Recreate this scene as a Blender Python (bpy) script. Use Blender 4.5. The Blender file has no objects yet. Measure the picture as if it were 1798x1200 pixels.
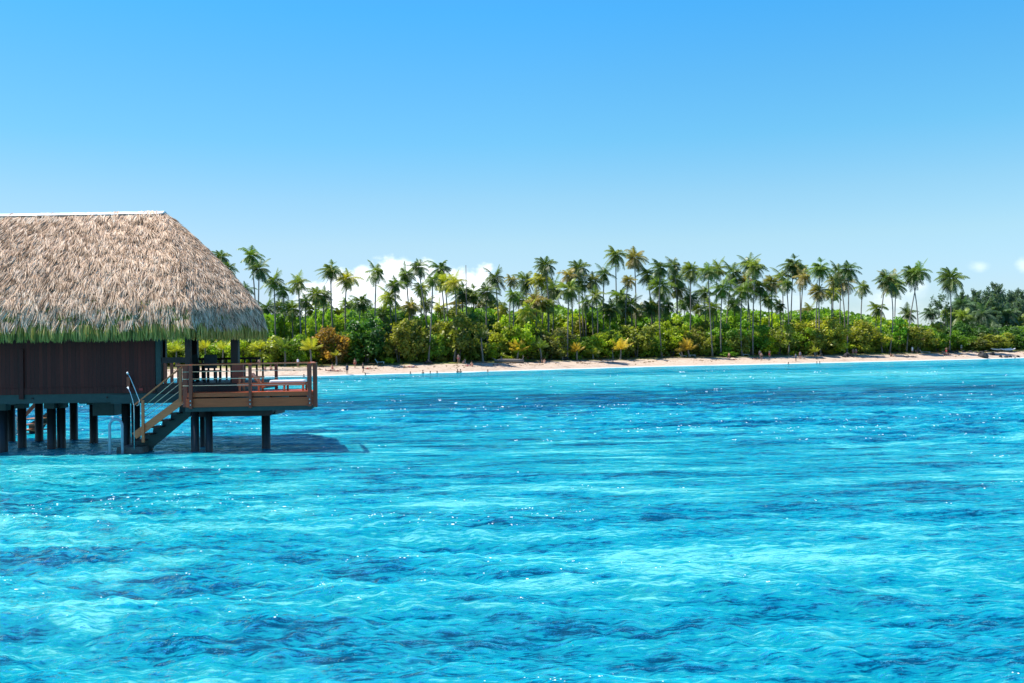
import bpy, math, random
import numpy as np
from mathutils import Vector, Matrix
C = bpy.context.scene
COL = C.collection
R = math.radians
# ------------------------------------------------------------------ camera
F, CX, CY, ROLL, HY, CH = 1730.0, 899.0, 600.0, 0.0165, 618.0, 3.5
PITCH = math.atan((HY - CY) / F)
cam = bpy.data.cameras.new('camera'); co = bpy.data.objects.new('camera', cam); COL.objects.link(co)
cam.sensor_width = 36; cam.lens = F / 1798 * 36; cam.clip_start = 0.2; cam.clip_end = 9000
co.matrix_world = Matrix.Translation((0, 0, CH)) @ Matrix.Rotation(math.pi/2 + PITCH, 4, 'X') @ Matrix.Rotation(-ROLL, 4, 'Z')
C.camera = co
def at(px, py, D):
    u, v = px - CX, CY - py
    c, s = math.cos(ROLL), math.sin(ROLL)
    a, b = (u*c + v*s)/F, (-u*s + v*c)/F
    y = math.cos(PITCH) - b*math.sin(PITCH); z = math.sin(PITCH) + b*math.cos(PITCH)
    return Vector((a*D/y, D, CH + z*D/y))
def hor(px): return HY - ROLL*(px - CX)
# ------------------------------------------------------------------ light
SUN_EL, SUN_AZ = R(59), R(-83)        # azimuth from +Y (view) towards +X: sun is to the left
sd = Vector((math.cos(SUN_EL)*math.sin(SUN_AZ), math.cos(SUN_EL)*math.cos(SUN_AZ), math.sin(SUN_EL)))
sl = bpy.data.lights.new('sun', 'SUN'); so = bpy.data.objects.new('sun', sl); COL.objects.link(so)
sl.energy = 5.0; sl.angle = R(0.53); sl.color = (1, .965, .9)
so.rotation_euler = (-sd).to_track_quat('-Z', 'Y').to_euler()
w = bpy.data.worlds.new('World'); C.world = w; w.use_nodes = True
nt = w.node_tree; nt.nodes.clear()
def nd(nt, typ, **kw):
    n = nt.nodes.new(typ)
    for k, v in kw.items():
        if k in ('ins',):
            for a, b in v.items(): n.inputs[a].default_value = b
        else: setattr(n, k, v)
    return n
def mth(nt, op, a, b=None, clamp=False):
    n = nt.nodes.new('ShaderNodeMath'); n.operation = op; n.use_clamp = clamp
    for i, x in enumerate((a, b)):
        if x is None: continue
        if isinstance(x, (int, float)): n.inputs[i].default_value = x
        else: nt.links.new(x, n.inputs[i])
    return n.outputs[0]
def ramp(nt, fac, stops, interp='LINEAR'):
    n = nt.nodes.new('ShaderNodeValToRGB'); cr = n.color_ramp; cr.interpolation = interp
    while len(cr.elements) < len(stops): cr.elements.new(.5)
    for e, (p, c) in zip(cr.elements, stops):
        e.position = p; e.color = (*c, 1) if len(c) == 3 else c
    nt.links.new(fac, n.inputs[0]); return n.outputs[0]
def mixc(nt, fac, a, b, mode='MIX'):
    n = nt.nodes.new('ShaderNodeMix'); n.data_type = 'RGBA'; n.blend_type = mode
    for i, x in ((0, fac), (6, a), (7, b)):
        if isinstance(x, (int, float)): n.inputs[i].default_value = x
        elif isinstance(x, tuple): n.inputs[i].default_value = (*x, 1)
        else: nt.links.new(x, n.inputs[i])
    return n.outputs[2]
def noise(nt, vec, scale, detail=3, rough=.55, dist=0.0):
    n = nd(nt, 'ShaderNodeTexNoise'); n.inputs['Scale'].default_value = scale; n.inputs['Detail'].default_value = detail
    n.inputs['Roughness'].default_value = rough; n.inputs['Distortion'].default_value = dist
    if vec is not None: nt.links.new(vec, n.inputs['Vector'])
    return n.outputs['Fac']
def mapping(nt, vec, scale=(1, 1, 1), rot=(0, 0, 0), loc=(0, 0, 0)):
    n = nd(nt, 'ShaderNodeMapping'); n.inputs['Scale'].default_value = scale; n.inputs['Rotation'].default_value = rot
    n.inputs['Location'].default_value = loc; nt.links.new(vec, n.inputs['Vector']); return n.outputs[0]
sky = nd(nt, 'ShaderNodeTexSky', sky_type='NISHITA', sun_disc=False, sun_elevation=SUN_EL, sun_rotation=SUN_AZ)
sky.air_density = 1.0; sky.dust_density = 0.6; sky.ozone_density = 2.5
tc = nd(nt, 'ShaderNodeTexCoord'); sx = nd(nt, 'ShaderNodeSeparateXYZ'); nt.links.new(tc.outputs['Generated'], sx.inputs[0])
vx, vy, vz = sx.outputs
# deepen the blue with height (clear tropical air)
SKYC = ramp(nt, vz, [(0.0, (0.93, 1.05, 1.2)), (0.057, (0.93, 1.05, 1.2)), (0.108, (0.99, 1.14, 1.1)), (0.153, (0.86, 1.17, 1.13)), (0.208, (0.60, 1.20, 1.23)), (0.261, (0.5, 1.21, 1.33)), (0.327, (0.36, 1.24, 1.5)), (0.8, (0.3, 0.7, 1.3))])
skyc = mixc(nt, 1.0, sky.outputs[0], SKYC, 'MULTIPLY')
skyc = mixc(nt, 1.0, skyc, ramp(nt, mth(nt, 'ADD', vx, .5, True), [(.05, (.86, .84, .92)), (.5, (.92, .93, .98)), (.95, (.9, .95, 1.0))]), 'MULTIPLY')
# clouds low over the island
vyc = mth(nt, 'MAXIMUM', vy, 0.05)
U = mth(nt, 'DIVIDE', vx, vyc); V = mth(nt, 'DIVIDE', vz, vyc)
cmb = nd(nt, 'ShaderNodeCombineXYZ'); nt.links.new(U, cmb.inputs[0]); nt.links.new(V, cmb.inputs[1])
n1 = noise(nt, mapping(nt, cmb.outputs[0], (1, 1.5, 1)), 38, 7, .6)
n2 = noise(nt, mapping(nt, cmb.outputs[0], (1, 1.3, 1), loc=(3, 7, 0)), 9, 4, .5)
LOBES = [(560,520,45,30,1),(610,510,50,40,1),(650,500,42,42,1),(690,485,40,38,1),(706,478,34,32,1),(745,490,44,38,1),(785,500,40,40,1),
         (820,500,40,40,1),(851,490,26,32,1),(700,540,180,55,1),(590,555,90,40,1),(1600,515,30,36,.6),(1570,525,60,36,.6),(1612,500,24,28,.6),
         (1560,560,110,30,.7),(1722,468,22,12,.6),(1800,466,16,16,.6),(1250,545,230,42,.6),(1400,535,90,28,.6),(1010,550,140,40,.6),(1790,530,40,14,.45)]
tot = None; totw = None; soft = None
for (px, py, rw, rh, k) in LOBES:
    u0 = (px-CX)/F; v0 = (hor(px)-py)/F
    a = mth(nt, 'POWER', mth(nt, 'ABSOLUTE', mth(nt, 'DIVIDE', mth(nt, 'SUBTRACT', U, u0), rw/F)), 2)
    b = mth(nt, 'POWER', mth(nt, 'ABSOLUTE', mth(nt, 'DIVIDE', mth(nt, 'SUBTRACT', V, v0), rh/F)), 2)
    d = mth(nt, 'MULTIPLY', mth(nt, 'SUBTRACT', 1.0, mth(nt, 'SQRT', mth(nt, 'ADD', a, b)), clamp=False), 1.0)
    if k < 1: soft = d if soft is None else mth(nt, 'MAXIMUM', soft, d)
    else: tot = d if tot is None else mth(nt, 'MAXIMUM', tot, d)
front = mth(nt, 'GREATER_THAN', vy, 0.3)
pert = mth(nt, 'ADD', mth(nt, 'MULTIPLY', mth(nt, 'SUBTRACT', n1, .5), 1.5), mth(nt, 'MULTIPLY', mth(nt, 'SUBTRACT', n2, .5), .9))
dens = mth(nt, 'ADD', tot, pert)
m = nd(nt, 'ShaderNodeMapRange', interpolation_type='SMOOTHSTEP'); nt.links.new(dens, m.inputs[0])
m.inputs[1].default_value = 0.0; m.inputs[2].default_value = .5; m.inputs[4].default_value = .95
ms = nd(nt, 'ShaderNodeMapRange', interpolation_type='SMOOTHSTEP'); nt.links.new(mth(nt, 'ADD', soft, mth(nt, 'MULTIPLY', pert, .9)), ms.inputs[0])
ms.inputs[1].default_value = -.15; ms.inputs[2].default_value = 1.0; ms.inputs[4].default_value = .34
mask = mth(nt, 'MULTIPLY', mth(nt, 'MAXIMUM', m.outputs[0], ms.outputs[0]), front)
cl = ramp(nt, n1, [(.3, (6.8, 8.2, 9.3)), (.6, (9.4, 9.8, 10.0))])
skyc = mixc(nt, mask, skyc, cl)
bg = nd(nt, 'ShaderNodeBackground'); bg.inputs[1].default_value = 0.10; nt.links.new(skyc, bg.inputs[0])
wo = nd(nt, 'ShaderNodeOutputWorld'); nt.links.new(bg.outputs[0], wo.inputs[0])
C.view_settings.view_transform = 'Standard'; C.view_settings.look = 'None'
C.view_settings.exposure = 0.6; C.view_settings.gamma = 1
try:
    C.cycles.max_bounces = 6; C.cycles.transparent_max_bounces = 6
    C.cycles.sample_clamp_indirect = 4
except Exception: pass
# ------------------------------------------------------------------ helpers
rng = np.random.default_rng(7); rnd = random.Random(11)
def link(name, me, parent=None):
    o = bpy.data.objects.new(name, me); COL.objects.link(o)
    if parent is not None: o.parent = parent
    return o
def tag(o, label=None, cat=None, group=None, kind=None):
    for k, v in (('label', label), ('category', cat), ('group', group), ('kind', kind)):
        if v: o[k] = v
    return o
def thing(name, loc, label, cat, group=None):
    o = bpy.data.objects.new(name, None); COL.objects.link(o); o.location = loc; o.empty_display_size = .1
    return tag(o, label, cat, group)
def npmesh(name, V, Fc, mat=None, attr=None, smooth=False):
    """V (n,3); Fc (m,k) int; attr per-vertex float 'v'"""
    V = np.asarray(V, dtype=np.float32); Fc = np.asarray(Fc, dtype=np.int32); k = Fc.shape[1]
    me = bpy.data.meshes.new(name)
    me.vertices.add(len(V)); me.vertices.foreach_set('co', V.ravel())
    me.loops.add(Fc.size); me.loops.foreach_set('vertex_index', Fc.ravel())
    me.polygons.add(len(Fc)); me.polygons.foreach_set('loop_start', np.arange(0, Fc.size, k, dtype=np.int32))
    me.polygons.foreach_set('loop_total', np.full(len(Fc), k, dtype=np.int32))
    if smooth: me.polygons.foreach_set('use_smooth', np.ones(len(Fc), dtype=bool))
    if attr is not None:
        a = me.attributes.new('v', 'FLOAT', 'POINT'); a.data.foreach_set('value', np.asarray(attr, dtype=np.float32).ravel())
    me.update(calc_edges=True)
    if mat: me.materials.append(mat)
    return me
class MB:
    def __init__(s): s.v = []; s.f = []; s.sm = []
    def hexa(s, p):            # 8 points: bottom 4 ccw, top 4 ccw
        b = len(s.v); s.v += [tuple(q) for q in p]
        for q in ((3,2,1,0),(4,5,6,7),(0,1,5,4),(1,2,6,5),(2,3,7,6),(3,0,4,7)): s.f.append([b+i for i in q]); s.sm.append(False)
        return s
    def box(s, x0, x1, y0, y1, z0, z1, c=0.0):
        if c <= 0: return s.hexa([(x0,y0,z0),(x1,y0,z0),(x1,y1,z0),(x0,y1,z0),(x0,y0,z1),(x1,y0,z1),(x1,y1,z1),(x0,y1,z1)])
        # chamfered along vertical and top edges
        b = len(s.v)
        rings = [(z0, 0), (z1-c, 0), (z1, c)]
        for z, i in rings:
            a, d = c*0.0+i, 0
            X0, X1, Y0, Y1 = x0+a, x1-a, y0+a, y1-a
            s.v += [(X0+c,Y0,z),(X1-c,Y0,z),(X1,Y0+c,z),(X1,Y1-c,z),(X1-c,Y1,z),(X0+c,Y1,z),(X0,Y1-c,z),(X0,Y0+c,z)]
        for r in range(2):
            for k in range(8):
                s.f.append([b+r*8+k, b+r*8+(k+1)%8, b+(r+1)*8+(k+1)%8, b+(r+1)*8+k]); s.sm.append(False)
        s.f.append([b+i for i in range(7,-1,-1)]); s.f.append([b+16+i for i in range(8)]); s.sm += [False]*2
        return s
    def prism(s, poly, y0, y1):       # poly in xz, extruded along y
        b = len(s.v); n = len(poly)
        s.v += [(x, y0, z) for x, z in poly] + [(x, y1, z) for x, z in poly]
        s.f.append(list(range(b, b+n))); s.f.append([b+n+i for i in range(n-1, -1, -1)]); s.sm += [False]*2
        for i in range(n): s.f.append([b+i, b+n+i, b+n+(i+1)%n, b+(i+1)%n]); s.sm.append(False)
        return s
    def slab(s, poly, z0, z1):       # poly in xy ccw
        b = len(s.v); n = len(poly)
        s.v += [(x, y, z0) for x, y in poly] + [(x, y, z1) for x, y in poly]
        s.f.append([b+i for i in range(n-1, -1, -1)]); s.f.append([b+n+i for i in range(n)]); s.sm += [False]*2
        for i in range(n): s.f.append([b+i, b+(i+1)%n, b+n+(i+1)%n, b+n+i]); s.sm.append(False)
        return s
    def beam(s, p, q, wd, ht):        # rectangular bar between two points
        p, q = Vector(p), Vector(q); d = (q-p).normalized()
        up = Vector((0,0,1)) if abs(d.z) < .95 else Vector((0,1,0))
        sd_ = d.cross(up).normalized()*wd/2; u = sd_.cross(d).normalized()*ht/2
        return s.hexa([p-sd_-u, p+sd_-u, q+sd_-u, q-sd_-u, p-sd_+u, p+sd_+u, q+sd_+u, q-sd_+u])
    def tube(s, pts, rad, n=8, caps=True):
        pts = [Vector(p) for p in pts]; b = len(s.v)
        rr = rad if isinstance(rad, (list, tuple)) else [rad]*len(pts)
        for i, p in enumerate(pts):
            d = (pts[min(i+1, len(pts)-1)] - pts[max(i-1, 0)]).normalized()
            up = Vector((0,1,0)) if abs(d.y) < .9 else Vector((1,0,0))
            a = d.cross(up).normalized(); c = d.cross(a)
            for k in range(n):
                t = 2*math.pi*k/n; s.v.append(tuple(p + (a*math.cos(t) + c*math.sin(t))*rr[i]))
        for i in range(len(pts)-1):
            for k in range(n):
                s.f.append([b+i*n+k, b+i*n+(k+1)%n, b+(i+1)*n+(k+1)%n, b+(i+1)*n+k]); s.sm.append(True)
        if caps:
            s.f.append([b+k for k in range(n-1,-1,-1)]); s.f.append([b+(len(pts)-1)*n+k for k in range(n)]); s.sm += [False]*2
        return s
    def build(s, name, mat, parent=None):
        me = bpy.data.meshes.new(name); me.from_pydata(s.v, [], s.f); me.polygons.foreach_set('use_smooth', s.sm)
        me.materials.append(mat); me.update()
        return link(name, me, parent)
# ------------------------------------------------------------------ materials
MATS = {}
def newmat(name, rough=.7, spec=.3):
    m = bpy.data.materials.new(name); m.use_nodes = True; t = m.node_tree
    b = t.nodes['Principled BSDF']; b.inputs['Roughness'].default_value = rough; b.inputs['Specular IOR Level'].default_value = spec
    return m, t, b
def wood(name, c1, c2, scale=(3, 3, 3), rough=.65, spec=.3, bump=.02):
    m, t, b = newmat(name, rough, spec); c = nd(t, 'ShaderNodeTexCoord').outputs['Object']
    oi = nd(t, 'ShaderNodeObjectInfo')
    n = noise(t, mapping(t, c, scale), 2.0, 6, .6, .3); n_ = noise(t, mapping(t, c, (scale[0]*7, scale[1]*7, scale[2]*3)), 3.0, 4)
    f = mth(t, 'ADD', mth(t, 'MULTIPLY', n, .65), mth(t, 'MULTIPLY', n_, .35))
    col = ramp(t, f, [(.32, c1), (.68, c2)])
    t.links.new(col, b.inputs['Base Color'])
    bp = nd(t, 'ShaderNodeBump'); bp.inputs['Strength'].default_value = .5; bp.inputs['Distance'].default_value = bump
    t.links.new(f, bp.inputs['Height']); t.links.new(bp.outputs[0], b.inputs['Normal'])
    return m
M_rail = wood('handrail_wood', (.62, .13, .038), (.80, .22, .075), (1, 6, 12), .35, .5, .004)
M_deck = wood('deck_wood', (.46, .070, .018), (.68, .125, .034), (1.0, 8, 14), .5, .4, .006)
M_post = wood('post_wood', (.24, .045, .022), (.38, .075, .036), (9, 9, 1.2), .5, .4, .006)
M_lounge = wood('lounger_wood', (.34, .125, .045), (.50, .20, .08), (2, 9, 12), .5, .4, .004)
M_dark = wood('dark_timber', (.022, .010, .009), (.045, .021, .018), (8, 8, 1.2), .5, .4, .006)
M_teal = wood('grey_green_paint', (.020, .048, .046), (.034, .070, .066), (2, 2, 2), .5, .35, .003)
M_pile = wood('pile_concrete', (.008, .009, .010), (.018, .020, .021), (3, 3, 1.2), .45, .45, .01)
M_block = wood('wet_stone', (.06, .065, .055), (.16, .16, .14), (5, 5, 5), .8, .3, .05)
def wallmat():
    m, t, b = newmat('plank_wall', .55, .3); c = nd(t, 'ShaderNodeTexCoord').outputs['Object']
    s = nd(t, 'ShaderNodeSeparateXYZ'); t.links.new(c, s.inputs[0])
    k = mth(t, 'DIVIDE', mth(t, 'ADD', s.outputs[0], s.outputs[1]), .155); fl = mth(t, 'FLOOR', k); fr = mth(t, 'FRACT', k)
    wn = nd(t, 'ShaderNodeTexWhiteNoise', noise_dimensions='1D'); t.links.new(fl, wn.inputs['W'])
    n = noise(t, mapping(t, c, (12, 12, .5)), 1.5, 5)
    n3 = noise(t, mapping(t, c, (.7, .7, .5)), 1.2, 3)
    f = mth(t, 'ADD', mth(t, 'MULTIPLY', wn.outputs[0], .4), mth(t, 'ADD', mth(t, 'MULTIPLY', n, .35), mth(t, 'MULTIPLY', n3, .35)))
    col = ramp(t, f, [(.25, (.060, .006, .004)), (.6, (.095, .010, .006)), (.85, (.15, .018, .010))])
    g = mth(t, 'LESS_THAN', fr, .06); col = mixc(t, g, col, (.012, .008, .008))
    t.links.new(col, b.inputs['Base Color'])
    bp = nd(t, 'ShaderNodeBump'); bp.inputs['Strength'].default_value = 1; bp.inputs['Distance'].default_value = .012
    t.links.new(mth(t, 'SUBTRACT', n, g), bp.inputs['Height']); t.links.new(bp.outputs[0], b.inputs['Normal']); return m
M_wall = wallmat()
def plain(name, col, rough=.6, spec=.4, metal=0, var=.15):
    m, t, b = newmat(name, rough, spec); b.inputs['Metallic'].default_value = metal
    c = nd(t, 'ShaderNodeTexCoord').outputs['Object']; n = noise(t, c, 6, 4)
    t.links.new(ramp(t, n, [(.3, tuple(x*(1-var) for x in col)), (.7, tuple(min(1, x*(1+var)) for x in col))]), b.inputs['Base Color']); return m
M_cable = plain('cable_steel', (.62, .60, .42), .3, .5, .3)
M_steel = plain('steel_tube', (.55, .62, .66), .25, .5, .8)
M_white = plain('white_gloss', (.8, .8, .8), .35, .5, 0, .04)
M_ladder = plain('pale_plastic_tube', (.30, .42, .50), .35, .4)
M_ridge = plain('ridge_metal', (.86, .85, .82), .4, .5, 0, .04)
M_cush = plain('cushion_fabric', (.78, .77, .74), .85, .2, 0, .05)
M_chair = plain('chair_weave', (.03, .045, .05), .6, .3)
M_redp = wood('red_wood', (.35, .07, .04), (.5, .12, .06), (2, 8, 8))
M_rock = wood('dark_rock', (.02, .02, .022), (.075, .07, .065), (.8, .8, .8), .9, .2, .1)
M_log = wood('driftwood', (.12, .10, .085), (.30, .25, .21), (1, 5, 5), .9, .1, .03)
def objcol(name, rough=.6, spec=.2):      # colour comes from the object's own colour
    m, t, b = newmat(name, rough, spec); oi = nd(t, 'ShaderNodeObjectInfo')
    c = nd(t, 'ShaderNodeTexCoord').outputs['Object']; n = noise(t, c, 9, 3)
    k = ramp(t, n, [(.3, (.85,)*3), (.7, (1.1,)*3)])
    t.links.new(mixc(t, 1.0, oi.outputs['Color'], k, 'MULTIPLY'), b.inputs['Base Color']); return m
M_obj = objcol('tinted_surface'); M_skin = objcol('skin', .5, .35)
def leafmat(name, lo, hi, trans=.35, rough=.45, spec=.35):
    """object colour x per-leaf variation; translucent leaf"""
    m = bpy.data.materials.new(name); m.use_nodes = True; t = m.node_tree; t.nodes.clear()
    oi = nd(t, 'ShaderNodeObjectInfo'); a = nd(t, 'ShaderNodeAttribute', attribute_name='v')
    k = ramp(t, a.outputs['Fac'], [(0, lo), (.75, hi), (1, tuple(min(2.5, x*1.35) for x in hi))])
    col = mixc(t, 1.0, oi.outputs['Color'], k, 'MULTIPLY')
    p = nd(t, 'ShaderNodeBsdfPrincipled'); p.inputs['Roughness'].default_value = rough; p.inputs['Specular IOR Level'].default_value = spec
    t.links.new(col, p.inputs['Base Color'])
    tr = nd(t, 'ShaderNodeBsdfTranslucent'); t.links.new(mixc(t, 1.0, col, (1.10, 1.22, .46), 'MULTIPLY'), tr.inputs[0])
    mx = nd(t, 'ShaderNodeMixShader'); mx.inputs[0].default_value = trans
    t.links.new(p.outputs[0], mx.inputs[1]); t.links.new(tr.outputs[0], mx.inputs[2])
    o = nd(t, 'ShaderNodeOutputMaterial'); t.links.new(mx.outputs[0], o.inputs[0]); return m
M_leaf = leafmat('broad_leaf', (.6, .62, .6), (1.8, 1.62, 1.0), .45)
M_frond = leafmat('palm_frond', (.55, .6, .6), (1.6, 1.45, 1.0), .42, .4, .5)
M_trunk = wood('palm_trunk', (.13, .105, .085), (.27, .23, .19), (4, 4, 2.5), .85, .15, .03)
M_bark = wood('bark', (.07, .055, .045), (.19, .16, .13), (5, 5, 1.5), .9, .1, .03)
def thatchmat(name, stops, rough=.5, spec=.35, tl=.12):
    m, t, b = newmat(name, rough, spec); a = nd(t, 'ShaderNodeAttribute', attribute_name='v')
    c = ramp(t, a.outputs['Fac'], stops); t.links.new(c, b.inputs['Base Color'])
    tr = nd(t, 'ShaderNodeBsdfTranslucent'); t.links.new(c, tr.inputs[0]); mx = nd(t, 'ShaderNodeMixShader'); mx.inputs[0].default_value = tl
    t.links.new(b.outputs[0], mx.inputs[1]); t.links.new(tr.outputs[0], mx.inputs[2]); t.links.new(mx.outputs[0], t.nodes['Material Output'].inputs[0]); return m
M_thatch = thatchmat('dry_thatch', [(0, (.05, .028, .016)), (.27, (.23, .135, .075)), (.46, (.64, .43, .275)), (.70, (.95, .71, .50)), (1, (.98, .88, .71))], .7, .1)
M_fringe = thatchmat('green_thatch', [(0, (.07, .08, .03)), (.25, (.32, .30, .06)), (.5, (.62, .54, .13)), (.8, (.80, .60, .24)), (1, (.92, .72, .46))], .6, .2, .4)
M_under = plain('thatch_underlay', (.05, .04, .032), .9, .1)
# ------------------------------------------------------------------ shoreline & terrain
SH = [(-900, 676), (-300, 669), (200, 665), (430, 663), (550, 661), (700, 657), (850, 653), (1140, 644.5), (1300, 641), (1440, 638), (1640, 633), (1798, 629), (2300, 618), (3000, 606)]
shx, shy = [], []
for px, py in SH:
    D = F*CH/(py - hor(px)); p = at(px, py, D); shx.append(p.x); shy.append(D)
def ysh(X): return np.interp(X, shx, shy)
def gz(X, Y):
    X = np.asarray(X, float); Y = np.asarray(Y, float)
    wob = .8*np.sin(X*.11) + .5*np.sin(X*.27+1.3) + .3*np.sin(X*.61+.4)
    d = Y - ysh(X) - wob*.5
    z = np.where(d < 0, np.maximum(-3.0, d*.09), np.where(d < 3, d*.20, np.where(d < 12, .6 + (d-3)*.115, 1.635 + np.minimum((d-12)*.08, .35) + np.clip((d-30)*.03, 0, 2.2))))
    return z + np.where(d > 1, .06*np.sin(X*.8+Y*.5) + .05*np.sin(X*1.7-Y*1.1), 0)
def gline(a, b, n, e=1.0):
    return a + (b-a)*np.linspace(0, 1, n)**e
xs = np.concatenate([gline(-260, -3500, 30, 2.2)[::-1][:-1], np.linspace(-260, 330, 340), gline(330, 4000, 30, 2.2)[1:]])
dd = np.concatenate([[-150, -80, -45, -25, -15], np.linspace(-9, 34, 90), [37, 42, 50, 60, 80, 120, 200, 400, 900, 2000, 5500]])
XX, DD = np.meshgrid(xs, dd); YY = ysh(XX) + DD
ZZ = gz(XX, YY)
def gridmesh(XX, YY, ZZ):
    r, c = XX.shape; V = np.stack([XX, YY, ZZ], -1).reshape(-1, 3)
    i = np.arange(r*c).reshape(r, c); return V, np.stack([i[:-1, :-1], i[:-1, 1:], i[1:, 1:], i[1:, :-1]], -1).reshape(-1, 4)
m, t, b = newmat('beach_ground', .9, .1)
g = nd(t, 'ShaderNodeNewGeometry').outputs['Position']; s = nd(t, 'ShaderNodeSeparateXYZ'); t.links.new(g, s.inputs[0])
na = noise(t, mapping(t, g, (.25, .8, 1)), 1.0, 6, .65); nb = noise(t, mapping(t, g, (.9, 2.2, 1)), 1.6, 5, .7); nc = noise(t, g, .22, 4, .6)
sand = ramp(t, nb, [(.28, (.26, .17, .11)), (.44, (.47, .36, .265)), (.62, (.58, .455, .345))])
sand = mixc(t, mth(t, 'MULTIPLY', mth(t, 'GREATER_THAN', na, .60), .55), sand, (.30, .20, .15))
wet = nd(t, 'ShaderNodeMapRange'); t.links.new(s.outputs[2], wet.inputs[0]); wet.inputs[1].default_value = .04; wet.inputs[2].default_value = .28
sand = mixc(t, wet.outputs[0], (.50, .46, .38), sand)
fm = nd(t, 'ShaderNodeMapRange'); t.links.new(mth(t, 'ADD', s.outputs[2], mth(t, 'MULTIPLY', mth(t, 'SUBTRACT', na, .5), .10)), fm.inputs[0]); fm.inputs[1].default_value = .05; fm.inputs[2].default_value = .09
sand = mixc(t, fm.outputs[0], (.72, .74, .70), sand)
grass = ramp(t, nc, [(.35, (.16, .12, .07)), (.5, (.13, .14, .045)), (.7, (.22, .24, .06))])
gm = nd(t, 'ShaderNodeMapRange'); t.links.new(mth(t, 'ADD', s.outputs[2], mth(t, 'MULTIPLY', mth(t, 'SUBTRACT', na, .5), 1.1)), gm.inputs[0])
gm.inputs[1].default_value = 1.34; gm.inputs[2].default_value = 1.56
t.links.new(mixc(t, gm.outputs[0], sand, grass), b.inputs['Base Color'])
bp = nd(t, 'ShaderNodeBump'); bp.inputs['Distance'].default_value = .12; bp.inputs['Strength'].default_value = .8
t.links.new(nb, bp.inputs['Height']); t.links.new(bp.outputs[0], b.inputs['Normal'])
V, Fc = gridmesh(XX, YY, ZZ)
tag(link('beach', npmesh('beach', V, Fc, m, smooth=True)), kind='structure')
# ------------------------------------------------------------------ water
wr = np.random.default_rng(3)
rows = np.concatenate([[-300, -60, -10, 0, 3, 6], np.exp(np.linspace(math.log(8), math.log(75), 620)), np.linspace(76, 300, 190), [400, 800, 1500, 3500]])
tt = np.concatenate([[-60, -12, -4, -2, -1.2], np.linspace(-.72, .72, 760), [1.2, 2, 4, 12, 60]])
TT, YY = np.meshgrid(tt, rows); XX = TT*(np.abs(YY)*.98 + 14)*.82
ZZ = np.zeros_like(XX); DX = np.zeros_like(XX)
fade = np.clip(1 - (np.abs(YY)-60)/160, .15, 1)
amp_mod = .75 + .5*np.sin(XX*.07+YY*.11+1)*np.sin(YY*.05-XX*.02)
for i in range(130):
    L = float(np.exp(wr.uniform(math.log(.45), math.log(8.0)))) if i < 64 else float(np.exp(wr.uniform(math.log(.16), math.log(.7)))); k = 2*math.pi/L
    th = wr.normal(R(262), .30) if L > 1.4 else wr.normal(R(258), .62)          # travelling roughly towards the viewer
    ph = wr.uniform(0, 6.28); A = .0043*L**.82
    q = k*(XX*math.cos(th) + YY*math.sin(th)) + ph + .9*np.sin(XX*.31/L**.5+i)+.4*np.sin(YY*.17+i*2)
    sp = np.gradient(YY[:, 0])[:, None]; lod = np.clip((L/(2.2*sp)) - .6, 0, 1)      # drop waves the grid cannot carry
    ZZ += A*lod*(np.sin(q) + .22*np.cos(2*q))
ZZ *= fade*amp_mod*1.25
m = bpy.data.materials.new('lagoon_water'); m.use_nodes = True; t = m.node_tree; t.nodes.clear()
g = nd(t, 'ShaderNodeNewGeometry'); P = g.outputs['Position']; s = nd(t, 'ShaderNodeSeparateXYZ'); t.links.new(P, s.inputs[0])
# patches of coral and sea grass under clear water, with ripple shading painted in
p1 = noise(t, mapping(t, P, (.09, .34, 1), (0, 0, R(4))), 1.0, 5, .62, .6)
p2 = noise(t, mapping(t, P, (.28, 1.0, 1), (0, 0, R(-5)), (9, 4, 0)), 1.0, 5, .65, .9)
p3 = noise(t, mapping(t, P, (.012, .05, 1), (0, 0, R(3)), (1.5, 0, 0)), 1.0, 3, .5, .3)
deep_and_ripple = mth(t, 'ADD', mth(t, 'MULTIPLY', p1, .42), mth(t, 'MULTIPLY', p2, .58))
deep_and_ripple = mth(t, 'ADD', deep_and_ripple, mth(t, 'MULTIPLY', mth(t, 'SUBTRACT', p3, .5), .18))
dist = s.outputs[1]
def band(c, wd, k):
    a = mth(t, 'DIVIDE', mth(t, 'SUBTRACT', mth(t, 'SUBTRACT', dist, mth(t, 'MULTIPLY', s.outputs[0], .12)), c), wd)
    return mth(t, 'MULTIPLY', mth(t, 'EXPONENT', mth(t, 'MULTIPLY', mth(t, 'MULTIPLY', a, a), -1)), k)
deep_and_ripple = mth(t, 'ADD', deep_and_ripple, mth(t, 'ADD', band(72, 12, .085), band(150, 9, .08)))
b1 = noise(t, mapping(t, P, (.8, 3.6, 1), (0, 0, R(5))), 1.6, 5, .65, .25)
b2 = noise(t, mapping(t, P, (2.4, 9.5, 1), (0, 0, R(-4))), 1.5, 4, .6, .25)
b3 = noise(t, mapping(t, P, (.35, .8, 1), (0, 0, R(12))), 1.0, 3, .5, .4)
f1 = noise(t, mapping(t, P, (.5, 2.2, 1), (0, 0, R(7)), (3, 1, 0)), 1.0, 6, .68, .7)
deep_and_ripple = mth(t, 'ADD', deep_and_ripple, mth(t, 'MULTIPLY', mth(t, 'SUBTRACT', b1, .5), .30))  # fine wavelet streaks: ripple light and dark painted into the water colour
deep_and_ripple = mth(t, 'ADD', deep_and_ripple, mth(t, 'MULTIPLY', mth(t, 'SUBTRACT', b2, .5), .36))
b5 = noise(t, mapping(t, P, (6, 22, 1), (0, 0, R(3))), 1.4, 3, .6, .2)
deep_and_ripple = mth(t, 'ADD', deep_and_ripple, mth(t, 'MULTIPLY', mth(t, 'SUBTRACT', b5, .5), .28))
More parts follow.
